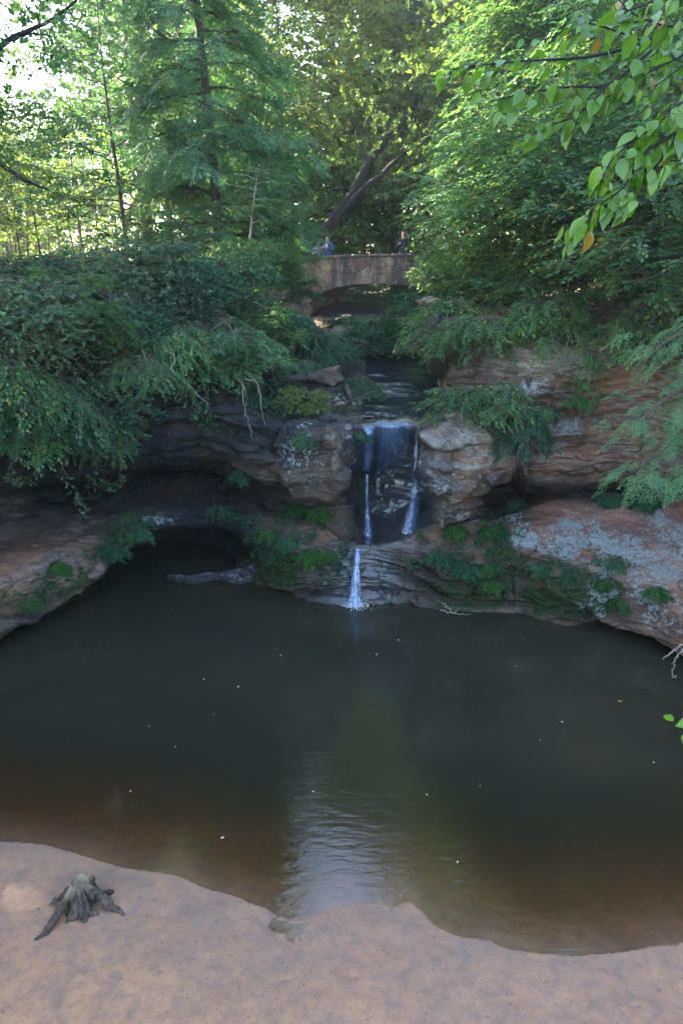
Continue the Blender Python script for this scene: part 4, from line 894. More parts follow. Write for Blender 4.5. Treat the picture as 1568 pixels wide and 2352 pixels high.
# unseen trees added on the gorge rims beside and behind the viewer: they shade the pool and show in its reflections
for i, (x, y, s) in enumerate([(-13.5, 13, 1.5), (-15, 5, 1.3), (-16, 18.5, 1.6), (-21, 25, 1.8), (-22, 20, 1.5), (-24, 9, 1.5), (16.5, 2, 1.1), (-14, -1, 1.6), (-20, 10, 1.9), (-19, 3, 1.8), (-27, 18, 2.), (-16.5, 22, 1.7), (-24, 21, 1.9), (22, 12, 1.4), (-30, 14, 1.6)]):
    o = copy_tree(FP[i % 4]); o.location = (x, y, 6.6); o.scale = (s*.95, s*.95, s*1.1); o.rotation_euler.z = i*1.7
    o['label'] = 'unseen tree added on the gorge rim beside the viewpoint to shade the pool'; o['group'] = 'unseen rim trees added to shade the pool'

# ------------------------------------------------------------------ near branches
def near_branch(name, label, stems, leaves, seed, L=.1, leaf='near', hang=.8, mat_leaf=None):
    rng = np.random.RandomState(seed); base = np.array(stems[0][0][0], float); wood = []; B, D, Nn, LL = [], [], [], []
    for (pts, r0, r1), cnt in zip(stems, leaves):
        s = spline(pts, 40)-base; wood.append(tube(s, np.linspace(r0, r1, 40), 6)); t = np.linspace(.12, 1, cnt); T = np.gradient(s, axis=0)
        for k, tt in enumerate(t):
            q = np.array([np.interp(tt, np.linspace(0, 1, 40), s[:, c]) for c in range(3)]); e = T[int(tt*39)]; e = e/np.linalg.norm(e); sd = 1 if k % 2 else -1
            sidev = np.cross(e, [0, 0, 1]); d = e*.6+sidev*sd*rng.uniform(.2, .9)+np.array([0, 0, -hang*rng.uniform(.3, 1.3)])+rng.normal(0, .3, 3); d /= np.linalg.norm(d)
            n0 = np.array([0, -.4, .9])+rng.normal(0, .45, 3); n0 -= d*(n0@d); n0 /= np.linalg.norm(n0)
            st = q+d*.018+sidev*sd*.008+rng.normal(0, .022, 3); wood.append(tube(np.array([q, st]), [.0013, .001], 4)); B.append(st); D.append(d); Nn.append(n0); LL.append(L*rng.uniform(.55, 1.25)*(1-.25*(tt > .93)))
    B, D, Nn, LL = map(np.array, (B, D, Nn, LL)); sdir = np.cross(Nn, D)
    prof = [(0, 0.), (.12, .17), (.3, .27), (.48, .28), (.66, .21), (.82, .11), (.93, .04), (1.0, .0)]
    vs, fs = [], []
    for j in range(len(B)):
        o = j*24; curl = rng.uniform(.05, .28); fold = rng.uniform(.1, .35)
        for (t, w_) in prof:
            c = B[j]+D[j]*t*LL[j]-Nn[j]*curl*t*t*LL[j]
            for sgn in (-1, 0, 1): vs.append(c+sdir[j]*w_*sgn*LL[j]+Nn[j]*fold*abs(sgn)*w_*LL[j])
        for a in range(7):
            for b in range(2):
                i0 = o+a*3+b; fs.append((i0, i0+1, i0+4, i0+3))
    root = thing(name, base, label, 'branch')
    obj('leaves', mesh('leaves', np.array(vs), np.array(fs), M[leaf], True), root)
    wv, wf = join(wood); obj('twigs', mesh('twigs', wv, fix_tris(wf), M['bark_dark']), root); return root
near_branch('leafy_branch', 'near branch with large pale green leaves crossing the top right corner', [
    ([P(1760, -120, 3.6), P(1600, 20, 3.5), P(1480, 95, 3.45), P(1350, 130, 3.4), P(1200, 140, 3.4), P(1100, 150, 3.4), P(1030, 160, 3.4)], .010, .002),
    ([P(1600, 20, 3.5), P(1500, 110, 3.4), P(1400, 190, 3.35), P(1300, 200, 3.3), P(1200, 215, 3.3), P(1120, 235, 3.3)], .007, .002),
    ([P(1480, 95, 3.45), P(1380, 60, 3.4), P(1300, 40, 3.4), P(1350, 10, 3.3)], .005, .002),
    ([P(1400, 190, 3.35), P(1330, 260, 3.3), P(1260, 290, 3.3), P(1205, 320, 3.3)], .005, .0015),
    ([P(1760, -120, 3.6), P(1680, 20, 3.3), P(1560, 60, 3.2), P(1470, 40, 3.2), P(1420, 0, 3.2)], .007, .002),
    ([P(1760, 20, 3.6), P(1640, 90, 3.5), P(1500, 160, 3.4), P(1380, 230, 3.4), P(1290, 270, 3.4)], .007, .002),
    ([P(1760, -180, 3.8), P(1620, -60, 3.7), P(1480, 10, 3.6), P(1340, 60, 3.6), P(1220, 100, 3.6)], .007, .002),
    ([P(1760, 40, 3.3), P(1680, 100, 3.2), P(1600, 130, 3.2), P(1500, 200, 3.2)], .006, .002)], [70, 52, 24, 24, 50, 50, 40, 30], 5, L=.078)
near_branch('leafy_branch', 'near leafy branch drooping at the right edge to a single hanging tip', [
    ([P(1780, 150, 3.4), P(1640, 240, 3.2), P(1560, 300, 3.1), P(1480, 350, 3.1), P(1430, 430, 3.1), P(1350, 490, 3.1), P(1315, 550, 3.1)], .009, .002),
    ([P(1640, 240, 3.2), P(1560, 250, 3.1), P(1500, 290, 3.1), P(1410, 360, 3.1), P(1380, 420, 3.1)], .006, .002),
    ([P(1780, 150, 3.4), P(1660, 190, 3.1), P(1590, 220, 3.1), P(1520, 260, 3.0)], .006, .002),
    ([P(1560, 300, 3.1), P(1500, 390, 3.1), P(1450, 440, 3.1), P(1420, 470, 3.1)], .005, .002),
    ([P(1780, 150, 3.4), P(1700, 300, 3.2), P(1620, 360, 3.2), P(1540, 370, 3.2)], .006, .002)], [72, 50, 34, 30, 34], 6, L=.08)
near_branch('leafy_branch', 'two or three near leaves poking in at the right edge over the pool', [([P(1700, 1560, 2.6), P(1640, 1640, 2.6), P(1590, 1650, 2.6), P(1572, 1690, 2.6)], .004, .0015)], [9], 8, L=.085)

# bare twigs, hanging vines
def twigs(name, label, cat, lines, mat_='bark_pale', leaf=None, seed=0, sc=.1, cnt=10):
    base = np.array(lines[0][0][0], float); rng = np.random.RandomState(seed); parts = []
    for pts, r0, r1 in lines:
        s = spline(pts, 26)-base; s[1:-1] += rng.normal(0, .012, (24, 3)); parts.append(tube(s, np.linspace(r0, r1, 26), 5))
    v, f = join(parts)
    if leaf is None:
        return tag(obj(name, mesh(name, v, fix_tris(f), M[mat_]), None, base), label, cat)
    root = thing(name, base, label, cat); obj('stem', mesh('stem', v, fix_tris(f), M[mat_]), root)
    pos = np.vstack([spline(l[0], cnt)-base for l in lines]); v, f = place_sprays('bushy', pos, rng.normal(0, 1, pos.shape)+[0, 0, -.4], np.array([0, 0, 1.]), np.full(len(pos), sc), rng)
    obj('leaves', mesh('leaves', v, fix_tris(f), M[leaf], False), root); return root
twigs('dead_twigs', 'curled bare root ends sticking out of the right edge over the water', 'twigs', [([P(1640, 1450, 10.6), P(1570, 1480, 10.5), P(1545, 1495, 10.4), P(1520, 1515, 10.4)], .03, .01), ([P(1600, 1470, 10.5), P(1560, 1500, 10.4), P(1545, 1530, 10.4), P(1543, 1555, 10.4), P(1552, 1552, 10.4)], .022, .012)])
twigs('dead_twigs', 'bare driftwood twig floating near the far shore right of the fall', 'twigs', [([G(1010, 1402, .03), G(1040, 1408, .05), G(1080, 1412, .03)], .02, .008), ([G(1040, 1408, .05), G(1020, 1390, .2), P(1000, 1376, 13.9)], .014, .005), ([G(1040, 1408, .05), G(1055, 1396, .12)], .012, .005)])
twigs('dead_twigs', 'tangle of grey dead twigs under the shrubs of the left cliff', 'twigs', [([P(370, 760, 15), P(400, 820, 14.2), P(395, 850, 14.), P(430, 880, 14), P(480, 930, 14)], .014, .005), ([P(310, 740, 15), P(325, 800, 14.2), P(350, 860, 14.)], .014, .005), ([P(350, 760, 15), P(380, 800, 14.2), P(410, 830, 14.1)], .012, .004), ([P(470, 760, 15.4), P(450, 800, 14.8), P(430, 830, 14.7), P(420, 850, 14.7)], .014, .004), ([P(500, 770, 15.4), P(470, 830, 14.8), P(400, 860, 14.6)], .012, .004), ([P(545, 790, 15.5), P(520, 740, 15.4), P(480, 760, 15.3)], .012, .004)])
twigs('dead_twigs', 'pale bare twigs dangling from the blue green bush', 'twigs', [([P(555, 880, 14.9), P(560, 930, 14.7), P(575, 980, 14.6), P(580, 1010, 14.6)], .012, .004), ([P(560, 870, 14.9), P(590, 880, 14.7), P(600, 940, 14.6), P(610, 980, 14.6)], .012, .004), ([P(540, 860, 14.9), P(565, 900, 14.7), P(560, 960, 14.6)], .010, .004)])
for i, (a, lb) in enumerate([([P(20, 1000, 12.6), P(25, 1080, 12.5), P(40, 1110, 12.5), P(80, 1090, 12.6), P(85, 1040, 12.7)], 'looping vine with pale leaves hanging at the left edge of the recess'), ([P(140, 1020, 13.2), P(150, 1100, 13.1), P(180, 1130, 13.1), P(195, 1170, 13.1), P(192, 1195, 13.1)], 'vine hanging lowest into the dark left recess'), ([P(280, 1030, 13.7), P(278, 1090, 13.6), P(255, 1120, 13.6), P(225, 1100, 13.6)], 'short curved vine right of the lowest hanging vine'), ([P(230, 980, 13.5), P(225, 1060, 13.4), P(215, 1120, 13.4)], 'leafy vine between the two longer hanging vines')]):
    twigs('hanging_vine', lb, 'vine', [(a, .008, .003)], 'bark', 'pale', 20+i, .16, 30)
# ------------------------------------------------------------------ ferns and small plants on the rocks
FERN = [(285, 1232, 14.4, .42, 'fern', 'bright fern patch on the broken edge of the left ledge'), (318, 1222, 14.7, .36, 'dark', 'darker plants tumbling right of the fern patch on the left ledge'), (262, 1262, 14.1, .34, 'dark', 'plants hanging below the fern patch on the left ledge'),
 (140, 1300, 13.2, .22, 'fern', 'small weed in the crack of the left ledge'), (75, 1382, 12.5, .2, 'fern', 'low moss tuft on the lower rim of the left ledge'),
 (615, 1222, 14.7, .30, 'fern', 'weed on the ledge at the right of the cave'), (660, 1245, 14.6, .32, 'dark', 'plant clump on the mossy rock centre left'), (715, 1270, 14.5, .42, 'fern', 'fern mat draping the rock left of the lowest cascade'), (750, 1275, 14.5, .3, 'fern', 'right end of the plants left of the lowest cascade'),
 (680, 1165, 15.6, .45, 'fern', 'bright plants growing under the round boulder'), (730, 1175, 15.4, .32, 'fern', 'smaller plants right of those under the round boulder'),
 (700, 1000, 14.5, .34, 'dark', 'green patch on top of the round boulder'), (820, 1000, 16.1, .3, 'dark', 'dark moss plant on the rock left of the upper fall'),
 (1010, 1270, 14.4, .4, 'dark', 'plant clump on the slope right of the basin'), (1050, 1215, 14.7, .3, 'fern', 'bright fern below the wedged block right of the fall'), (1130, 1215, 14.6, .42, 'fern', 'fern clump in the crevice between boulder and right ledge'), (1150, 1255, 14.2, .4, 'fern', 'yellow green ferns left of the great right ledge'), (1120, 1300, 14., .36, 'fern', 'trailing ferns above the mossy foot right of the fall'), (1128, 1340, 13.9, .25, 'fern', 'lowest fern tip over the water right of the fall'), (1075, 1300, 14.1, .34, 'dark', 'dark plants in the middle of the mossy slope'),
 (1400, 1290, 13.1, .42, 'dark', 'dark rounded moss cushion on the great right ledge'), (1395, 1340, 12.9, .24, 'fern', 'fern beneath the dark moss cushion'), (1415, 1380, 12.8, .16, 'fern', 'small bright fern low on the great right ledge'), (1505, 1358, 12.5, .18, 'fern', 'lone fern in a hollow of the great right ledge'), (1245, 1305, 13.9, .3, 'dark', 'plants at the lower left corner of the great right ledge'), (1310, 1315, 13.5, .32, 'dark', 'row of small plants along the lower step of the right ledge'),
 (1400, 1142, 15.6, .5, 'dark', 'dark green plants in the slot under the right cliff'), (1480, 1148, 15.2, .4, 'dark', 'more plants further right in the slot under the right cliff'), (1185, 1158, 15.8, .25, 'dark', 'small plant inside the cave right of the wedged block'),
 (1320, 920, 14.6, .35, 'fern', 'bright ferns tucked in the cliff corner under the leafy curtain'), (1240, 945, 14.6, .35, 'beech', 'little shrub on the cliff ledge right of the boughs'), (560, 1085, 15.5, .3, 'dark', 'dim ferns under the roof of the middle recess'), (500, 1170, 15.8, .36, 'dark', 'dim plants along the top of the cave arch')]
for i, (u, v, y, R, lf, lb) in enumerate(FERN):
    cascade('fern', lb, 'fern', u, v, y-.1, R*.75, 300+i, lf, 'broad' if i % 3 else 'fern', .15+.07*(i % 4)/3, int(7+R*16), H=.12, up=.5, droop=.9, azr=(R_(160), R_(380)), step=.09, sec=3, twig=.003, crown_name='fronds', trunk_name='stems')

# ------------------------------------------------------------------ driftwood stump
def stump():
    c = G(192, 2078, -.015); h = .011
    caps = []                    # (a, b, ra, rb)
    def root_(ang, L, r0, r1, z0=.22, bend=0.):
        n = 7; p = []
        for i in range(n):
            t = i/(n-1); a = ang+bend*t; rr = .07+L*t; p.append(np.array([math.cos(a)*rr, math.sin(a)*rr, max(z0*(1-t)**1.4-.0*t, -.03)+.012]))
        for i in range(n-1): caps.append((p[i], p[i+1], r0+(r1-r0)*i/(n-1), r0+(r1-r0)*(i+1)/(n-1)))
    for ang, L, r0, r1, z0, bd in [(-122, .60, .060, .018, .34, -.05), (-72, .36, .045, .014, .26, .1), (-56, .30, .035, .012, .2, .3), (-12, .54, .055, .016, .28, -.1), (20, .32, .06, .02, .16, .2), (160, .34, .06, .012, .2, .1), (185, .50, .04, .01, .24, .15), (95, .3, .07, .03, .18, 0), (-100, .2, .08, .05, .2, 0)]:
        root_(R_(ang), L, r0, r1, z0, bd)
    caps.append((np.array([0, .02, .08]), np.array([.0, .03, .32]), .15, .095)); caps.append((np.array([-.05, .03, .2]), np.array([-.07, .04, .37]), .06, .03)); caps.append((np.array([.06, .06, .2]), np.array([.08, .08, .36]), .07, .035))
    X = np.arange(-.76, .76, h); Z = np.arange(-.08, .50, h); x, y, z = np.meshgrid(X, X, Z, indexing='ij'); p = np.stack([x, y, z], -1); D = np.full(x.shape, 9.)
    for a, b, ra, rb in caps:
        e = b-a; t = np.clip(((p-a)@e)/(e@e), 0, 1); d = np.linalg.norm(p-a-t[..., None]*e, axis=-1)-(ra+(rb-ra)*t); k = .035
        hh = np.clip(.5+.5*(d-D)/k, 0, 1); D = d*(1-hh)+D*hh-k*hh*(1-hh)
    ang = np.arctan2(y, x); rad = np.hypot(x, y)
    D += .014*np.sin(ang*15+3*fbm(p, 2, 4.))*np.clip(rad/.12, 0, 1) + .016*fbm(p*np.array([1, 1, .6]), 4, 9.)
    hol = np.sqrt((x-.0)**2+(y+.01)**2+((z-.40)*1.0)**2)-.10+.02*fbm(p, 3, 12.); D = np.maximum(D, -hol)
    # hollow underside between the roots at the front
    ho2 = np.sqrt(((x-.02)/1.1)**2+((y+.26)/1.)**2+((z-.0)*1.5)**2)-.12; 
    V, Fc = surface_nets(D.astype(np.float32), np.array([X[0], X[0], Z[0]]), h)
    m, n, b = mat('weathered_wood'); N = NB(n); q = N.mapv(N.tc(), (1, 1, .35)); f = N.noise(q, 16, 8, .7, .8)
    sp_ = N.n('SeparateXYZ'); N.L(N.tc(), sp_.inputs[0]); col = N.ramp(f, [(.32, (.010, .007, .006)), (.5, (.065, .045, .032)), (.68, (.17, .13, .10))])
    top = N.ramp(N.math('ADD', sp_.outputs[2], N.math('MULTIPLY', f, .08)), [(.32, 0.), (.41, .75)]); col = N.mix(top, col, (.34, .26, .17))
    N.L(col, b.inputs['Base Color']); b.inputs['Roughness'].default_value = .85; N.L(N.bump(f, .9, .015), b.inputs['Normal'])
    tag(obj('tree_stump', mesh('tree_stump', V, Fc, m), None, c), 'weathered grey driftwood stump with splayed roots on the sand', 'stump')
stump()

# ------------------------------------------------------------------ people on the bridge
def flat_mat(name, c, rough=.8):
    m, n, b = mat(name); N = NB(n); f = N.noise(N.tc(), 14, 4); N.L(N.mix(N.ramp(f, [(.3, .0), (.7, .35)]), c, tuple(x*.6 for x in c)), b.inputs['Base Color']); b.inputs['Roughness'].default_value = rough; return m
SKIN = flat_mat('skin', (.42, .24, .17), .5)
def skin_mesh(name, verts, edges, rad, m, parent, sub=2, root=0):
    me = bpy.data.meshes.new(name); me.from_pydata([tuple(v) for v in verts], edges, []); me.materials.append(m); o = obj(name, me, parent)
    md = o.modifiers.new('skin', 'SKIN')
    for i, r in enumerate(rad): me.skin_vertices[0].data[i].radius = (r, r) if np.isscalar(r) else r
    me.skin_vertices[0].data[root].use_root = True; md.use_smooth_shade = True
    s = o.modifiers.new('sub', 'SUBSURF'); s.levels = s.render_levels = sub; return o
def person(loc, rz, label, shirt, trousers, hair, hands, hat=None, long_hair=False, inner=None, sc=1.):
    root = thing('person', loc, label, 'person'); root.rotation_euler.z = rz; root.scale = (sc,)*3   # faces -Y locally
    hl, hr = hands
    V = [(0, 0, .95), (0, .01, 1.12), (0, .01, 1.32), (0, .01, 1.45), (0, 0, 1.52), (0, -.015, 1.60), (0, -.02, 1.70),
         (.17, 0, 1.42), (.25, -.03, 1.16), hl, (-.17, 0, 1.42), (-.25, -.03, 1.16), hr,
         (.10, 0, .88), (.11, -.01, .48), (.11, .02, .08), (.12, -.13, .03), (-.10, 0, .88), (-.11, -.01, .48), (-.11, .02, .08), (-.12, -.13, .03)]
    E = [(0, 1), (1, 2), (2, 3), (3, 4), (4, 5), (5, 6), (3, 7), (7, 8), (8, 9), (3, 10), (10, 11), (11, 12), (0, 13), (13, 14), (14, 15), (15, 16), (0, 17), (17, 18), (18, 19), (19, 20)]
    Rr = [(.14, .10), (.13, .10), (.15, .11), (.08, .075), .055, (.075, .09), (.07, .085), .055, .042, .028, .055, .042, .028, .085, .058, .04, .035, .085, .058, .04, .035]
    # fingers and thumb on each hand, curled toward what is held
    for hi, h in ((9, hl), (12, hr)):
        h = np.array(h); s = -1 if h[0] > 0 else 1
        for k in range(5):
            a = h+np.array([s*.02, -.03, .018*(k-1.5)]) if k < 4 else h+np.array([s*.01, .005, .045]); b_ = a+np.array([s*(.035-.004*abs(k-1)), -.02, 0]) if k < 4 else a+np.array([s*.02, -.015, .02])
            i = len(V); V += [tuple(a), tuple(b_)]; E += [(hi, i), (i, i+1)]; Rr += [.010, .007]
    skin_mesh('body', V, E, Rr, SKIN, root)
    g = lambda i, d=.012: (Rr[i]+d) if np.isscalar(Rr[i]) else (Rr[i][0]+d, Rr[i][1]+d)
    ev = lambda a, b, t: tuple(np.array(V[a])*(1-t)+np.array(V[b])*t)
    sv = [(0, 0, .86), V[0], V[1], V[2], (0, .01, 1.44), V[7], V[8], ev(8, 9, .82), V[10], V[11], ev(11, 12, .82)]
    skin_mesh('jacket', sv, [(0, 1), (1, 2), (2, 3), (3, 4), (4, 5), (5, 6), (6, 7), (4, 8), (8, 9), (9, 10)], [(.17, .13), (.165, .125), (.155, .12), (.175, .13), (.09, .085), .075, .062, .045, .075, .062, .045], flat_mat('jacket_cloth', shirt), root, root=1)
    tv = [(0, 0, .93), V[13], V[14], ev(14, 15, .95), V[17], V[18], ev(18, 19, .95)]
    skin_mesh('trousers', tv, [(0, 1), (1, 2), (2, 3), (0, 4), (4, 5), (5, 6)], [(.16, .12), .10, .072, .058, .10, .072, .058], flat_mat('trouser_cloth', trousers), root)
    if inner:
        skin_mesh('shirt_front', [(0, -.05, 1.2), (0, -.075, 1.34), (0, -.055, 1.44)], [(0, 1), (1, 2)], [(.05, .085), (.055, .09), (.05, .06)], flat_mat('inner_shirt', inner), root)
    # face: nose, eyes, mouth as relief on the head; hair cap
    fm = flat_mat('face_dark', (.03, .02, .02))
    skin_mesh('nose', [(0, -.10, 1.665), (0, -.125, 1.635)], [(0, 1)], [.008, .013], SKIN, root, 1)
    for sx in (-1, 1):
        skin_mesh('eye', [(.03*sx-.008, -.098, 1.672), (.03*sx+.008, -.098, 1.672)], [(0, 1)], [.007, .007], fm, root, 1)
        skin_mesh('ear', [(.078*sx, -.005, 1.67), (.08*sx, 0, 1.635)], [(0, 1)], [.016, .012], SKIN, root, 1)
    skin_mesh('mouth', [(-.02, -.098, 1.597), (.02, -.098, 1.597)], [(0, 1)], [.006, .006], flat_mat('lips', (.3, .1, .09)), root, 1)
    hv = [(0, .02, 1.73), (0, .05, 1.68), (0, .06, 1.60)] + ([(0, .07, 1.50), (0, .08, 1.40)] if long_hair else [])
    hrd = [(.082, .085), (.085, .07), (.07, .05)] + ([(.08, .04), (.06, .025)] if long_hair else [])
    skin_mesh('hair', hv, [(i, i+1) for i in range(len(hv)-1)], hrd, flat_mat('hair_strands', hair, .6), root)
    return root
bz = P(752, 590, 28.9)[2]-.92
pp = P(752, 590, 29.6); person((pp[0], pp[1], bz), R_(-25), 'person in a blue jacket over a pale shirt, hands raised to the chest', (.02, .07, .22), (.05, .06, .09), (.10, .04, .03), ((.05, -.27, 1.30), (-.06, -.27, 1.30)), inner=(.65, .68, .72))
pp2 = P(731, 593, 29.7); person((pp2[0], pp2[1], bz-.06), R_(20), 'person in a pale lavender grey top beside the person in the blue jacket', (.33, .33, .45), (.12, .13, .18), (.08, .06, .05), ((.06, -.25, 1.35), (-.05, -.24, 1.30)), long_hair=True, sc=.93)
pp3 = P(925, 586, 28.9); person((pp3[0], pp3[1], bz+.12), R_(-10), 'person in dark clothes with both arms raised, alone at the right end of the bridge', (.012, .016, .035), (.015, .018, .03), (.22, .12, .08), ((.15, -.10, 1.66), (-.13, -.16, 1.28)), long_hair=True)

# ------------------------------------------------------------------ floating leaves and litter
rng = np.random.RandomState(77)
def litter(name, label, cat, pts, cols, size, grp):
    m, n, b = mat(name); N = NB(n); o = N.n('ObjectInfo'); N.L(N.ramp(o.outputs['Random'], [(0, cols[0]), (1, cols[1])]), b.inputs['Base Color']); b.inputs['Roughness'].default_value = .5
    V = np.array([(-1, 0, .02), (-.3, .55, .12), (.5, .4, .1), (1.1, 0, .25), (.5, -.4, .12), (-.3, -.55, .06), (0, 0, 0)]); Fc = np.array([(0, 1, 6), (1, 2, 6), (2, 3, 6), (3, 4, 6), (4, 5, 6), (5, 0, 6)])
    me = mesh(name, V, Fc, m, False)
    for i, p in enumerate(pts):
        q = obj(name, me, None, p); s = size*rng.uniform(.6, 1.3); q.scale = (s, s, s); q.rotation_euler.z = rng.uniform(0, 6.28); tag(q, label, cat, grp)
litter('floating_leaf', 'tiny pale leaf fleck floating on the pool', 'leaf', [G(u, v, .006) for u, v in [(865, 1503), (547, 1577), (491, 1641), (343, 1668), (300, 1817), (719, 1818), (511, 1924), (403, 1715), (1290, 1658), (1185, 1530), (645, 1505), (980, 1825), (1102, 1805), (402, 1415), (1500, 1751), (468, 1560), (1240, 1700), (1050, 1980), (915, 1470)]], ((.5, .48, .4), (.7, .7, .65)), .022, 'leaf flecks floating on the pool')
litter('yellow_leaf', 'small yellow leaf floating on the right side of the pool', 'leaf', [G(1423, 1611, .006)], ((.5, .3, .04), (.5, .3, .04)), .04, None)

# ------------------------------------------------------------------ the hazy air of the gorge
def haze():
    m = bpy.data.materials.new('haze'); m.use_nodes = True; n = m.node_tree; n.nodes.remove(n.nodes['Principled BSDF'])
    v = n.nodes.new('ShaderNodeVolumePrincipled'); v.inputs['Color'].default_value = (.95, .96, .93, 1); v.inputs['Density'].default_value = .0014; v.inputs['Anisotropy'].default_value = .6
    n.links.new(v.outputs[0], n.nodes['Material Output'].inputs['Volume'])
    a, b, z0, z1 = 120., 130., -4., 34.
    V = np.array([(x*a, 40+y*b, z) for z in (z0, z1) for y in (-1, 1) for x in (-1, 1)]); Fc = np.array([(0, 2, 3, 1), (4, 5, 7, 6), (0, 1, 5, 4), (2, 6, 7, 3), (0, 4, 6, 2), (1, 3, 7, 5)])
    tag(obj('haze', mesh('haze', V, Fc, m, False)), 'faint sunlit haze hanging in the gorge', None, None, 'stuff')
haze()

def distant_woods():
    rng = np.random.RandomState(55); n = 7000; y = rng.uniform(72, 112, n); u = rng.uniform(-500, 2100, n)
    sky_v = np.interp(u, [-500, 0, 60, 150, 250, 310, 2100], [150, 230, 330, 370, 300, 160, 60]); t = rng.rand(n)
    v = sky_v+(655-sky_v)*t+rng.normal(0, 25, n); v = np.maximum(v, sky_v+60*fbm(np.stack([u/60, y/9, 0*u], -1), 2))
    pos = np.array([P(*q) for q in zip(u, v, y)]); d = rng.normal(0, 1, (n, 3))+[0, -.4, .2]
    vv, f = place_sprays('bushy', pos, d, np.array([0, 0, 1.]), rng.uniform(1.2, 2.4, n), rng)
    tag(obj('distant_woods', mesh('distant_woods', vv, fix_tris(f), M['far'], False)), 'distant sunlit woods beyond the clearing', None, None, 'stuff')
distant_woods()

def tall_trees():  # two left trees stand out of view, added to keep sun off the pool
    o0 = None
    for i, (x, y, s_, lb) in enumerate([(-22, 26, 1., 'unseen tall canopy tree left of the clearing, added for shade'), (-9.5, 37, 1.1, 'tall canopy tree behind the big hemlock'), (-0.5, 39, .72, 'tall canopy tree standing behind the forked leaning trunk'), (9, 34.5, 1.05, 'tall canopy tree behind the thin pine'), (3.2, 43, .8, 'tall sunlit canopy tree far behind the bridge'), (-19, 17, 1., 'unseen tall canopy tree at the left rim, added for shade')]):
        if o0 is None:
            o = o0 = plant('canopy_tree', lb, 'tree', (x, y, 6), 400, 'far', 'bushy', H=31, R=6.2, z0=17.5, nl=60, up=.35, droop=.2, step=.55, sc=1.15, tr=.3, prof='bush', sec=5, group='tall canopy trees round the gorge')
        else:
            o = copy_tree(o0); o['label'] = lb; o.location = (x, y, 6); o.rotation_euler.z = i*1.3
        o.scale = (max(s_, 1.), max(s_, 1.), s_)
tall_trees()
def undergrowth():
    rng = np.random.RandomState(57); n = 5200; y = rng.uniform(33, 50, n); x = rng.uniform(-32, 34, n)
    keep = ~((np.abs(x-1.6) < 2.6) & (y < 38)); x, y = x[keep], y[keep]; n = len(x)
    z = 6.6+1.5*rng.rand(n)**1.4*(1+.6*fbm(np.stack([x, y, 0*x], -1), 2, .3))
    d = rng.normal(0, .6, (n, 3))+[0, 0, .8]
    vv, f = place_sprays('bushy', np.stack([x, y, z], -1), d, np.array([0, 0, 1.]), rng.uniform(.6, 1.1, n), rng)
    tag(obj('undergrowth', mesh('undergrowth', vv, fix_tris(f), M['far'], False)), 'sunlit undergrowth of the forest floor behind the gorge', None, None, 'stuff')
undergrowth()

# shrubs under and behind the arch, extra growth on the left cliff
for i, (u, v, y, R, lf, kd, sc, nl, lb) in enumerate([
 (820, 700, 33, 1.5, 'beech', 'bushy', .35, 26, 'bush seen through the bridge arch on its left'), (930, 695, 33, 1.6, 'beech', 'bushy', .35, 26, 'bush seen through the bridge arch on its right'),
 (790, 745, 24.5, .9, 'dark', 'broad', .28, 18, 'dark low bush on the brook bank below the left of the arch'), (960, 745, 24, 1.1, 'beech', 'broad', .3, 22, 'leafy bush on the brook bank below the right of the arch'),
 (60, 980, 12.9, .8, 'beech', 'broad', .26, 22, 'broad leaved bush low on the left cliff near the edge'), (130, 900, 13.3, 1.1, 'maple', 'broad', .26, 22, 'broad leaved bush in the middle of the left cliff growth'),
 (250, 990, 14, .8, 'beech', 'broad', .22, 20, 'loose leafy shrub above the lowest vines'), (330, 840, 14.4, .9, 'maple', 'broad', .25, 18, 'bright loose shrub beside the dead twigs'),
 (410, 780, 15.4, 1.2, 'beech', 'broad', .28, 22, 'tiered broadleaf shrub over the twig tangle'), (560, 780, 16.4, 1.1, 'maple', 'broad', .28, 20, 'tiered light shrub left of the ledges'),
 (0, 860, 12.6, 1.2, 'beech', 'broad', .28, 24, 'lighter bush at the left frame edge half way down the growth')]):
    cascade('shrub', lb, 'shrub', u, v, y, R, 500+i, lf, kd, sc, nl, H=.25*R, droop=.75, up=.3)
def ground_cover():
    D, R, U = CL; p = D.reshape(-1, 3); rng = np.random.RandomState(91); u, v = UV(p); n1 = fbm(p, 3, 1.3); a = np.zeros(len(p))
    for (cu, cv, ru, rv, s_) in RM['moss']+[(680, 1240, 110, 60, .9), (1090, 1260, 110, 90, 1.), (1150, 1330, 90, 60, .8), (200, 1300, 200, 60, .45), (300, 1240, 60, 60, .8), (1330, 1300, 120, 40, .7), (700, 930, 110, 50, .8), (560, 950, 160, 60, .5), (640, 880, 140, 40, .7)]:
        a = np.maximum(a, s_*np.clip(1.5-np.sqrt(((u-cu)/ru)**2+((v-cv)/rv)**2)+n1*.3, 0, 1))
    row = np.repeat(R, D.shape[1]); ok = (a > .35) & (v > 800) & (v < 1400) & (row > 2) & (fbm(p, 3, 2.2, .5, 50.) > .02); idx = np.where(ok)[0]
    idx = rng.choice(idx, 2600); q = p[idx]+np.array([0, -.1, .05])+rng.normal(0, .04, (len(idx), 3)); d = rng.normal(0, .6, q.shape)+[0, -.7, .1]
    vv, f = place_sprays('bushy', q, d, np.array([0, -.4, 1.]), rng.uniform(.06, .2, len(idx)), rng, 1.2)
    tag(obj('ground_cover', mesh('ground_cover', vv, fix_tris(f), M['dark'], False)), 'small moss and seedling cover along the damp ledges', None, None, 'stuff')
ground_cover()

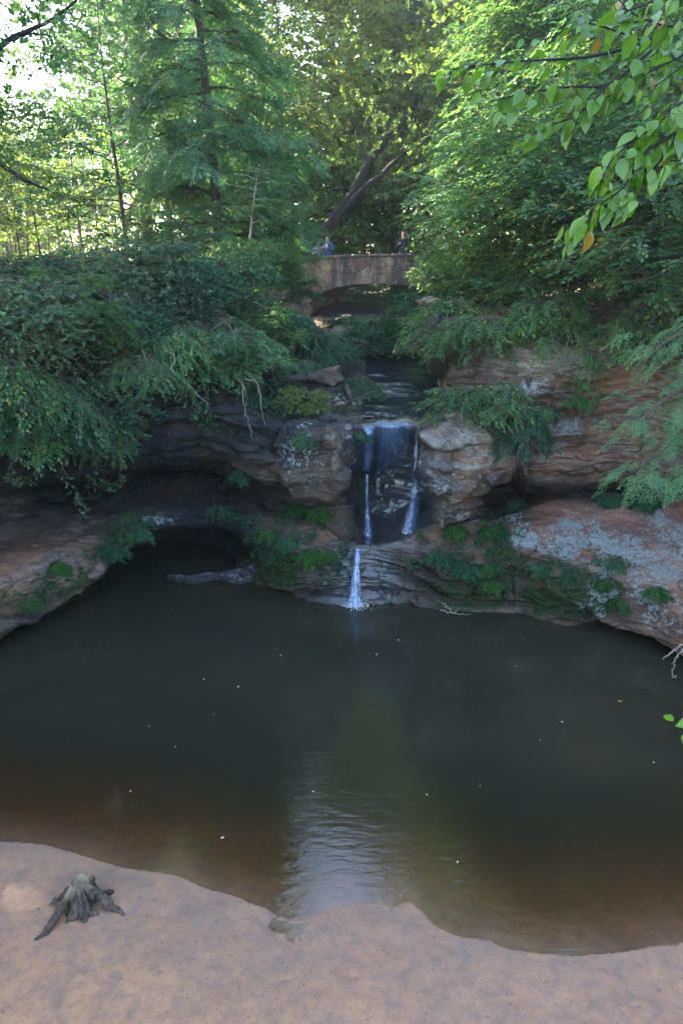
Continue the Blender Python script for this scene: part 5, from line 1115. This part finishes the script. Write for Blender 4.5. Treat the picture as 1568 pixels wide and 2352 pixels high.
def sand_litter():
    rng = np.random.RandomState(66); n = 900; u = rng.uniform(-100, 1650, n); v = rng.uniform(2000, 2500, n); q = np.array([G(a, b, 0) for a, b in zip(u, v)])
    d = shore(q[:, 0], q[:, 1]); q = q[(d < -.03) & (q[:, 1] > 3)]; q[:, 2] = bed_h(q[:, 0], q[:, 1])+.004; n = len(q)
    a = rng.uniform(0, 2*PI, n); dd = np.stack([np.cos(a), np.sin(a), rng.uniform(-.05, .1, n)], -1); nn = np.array([0, 0, 1.])+rng.normal(0, .2, (n, 3)); L = rng.uniform(.008, .035, n)
    v_, f = leaf_quads(q, dd, nn, L, .2); K = v_.shape[1]; f = (f[None]+np.arange(n)[:, None, None]*K).reshape(-1, 4)
    m, nt_, b = mat('litter'); N = NB(nt_); g = N.n('NewGeometry'); N.L(N.ramp(g.outputs['Random Per Island'], [(0, (.03, .022, .02)), (.7, (.09, .06, .045)), (1, (.45, .38, .3))]), b.inputs['Base Color'])
    tag(obj('sand_litter', mesh('sand_litter', v_.reshape(-1, 3), f, m, False)), 'dark specks of leaf litter on the wet sand', None, None, 'stuff')
sand_litter()

for i, (u, v, y, H, R, lb) in enumerate([(770, 655, 36, 5.5, 3.2, 'dense dark green tree close behind the left half of the bridge'), (975, 655, 35, 5.5, 3.0, 'dense green tree close behind the right end of the bridge'), (880, 655, 38.5, 6.5, 3.4, 'dense tree behind the middle of the bridge'), (620, 650, 33, 5.5, 3.0, 'leafy tree left of the bridge behind the pale sapling')]):
    plant('broadleaf_tree', lb, 'tree', P(u, v, y), 540+i, 'beech', 'bushy', H=H, R=R, z0=.1, nl=46, up=.35, droop=.2, step=.38, sc=.75, tr=.09, prof='bush', sec=4)
for i, (u, v, y, R, lf, lb) in enumerate([(1010, 660, 25.3, 1.15, 'beech', 'bush covering the right end of the bridge wall'), (640, 660, 25.3, .9, 'beech', 'bush against the left end of the bridge wall'), (880, 712, 35, 2.4, 'dark', 'wide dark thicket seen through the arch'), (780, 712, 34, 2.0, 'dark', 'dark thicket seen at the left inside the arch'), (980, 760, 21, 1.2, 'dark', 'dark bush right of the rapids below the bridge')]):
    cascade('shrub', lb, 'shrub', u, v, y, R, 560+i, lf, 'bushy', .32, 40, H=.9*R, up=.6, droop=.5)
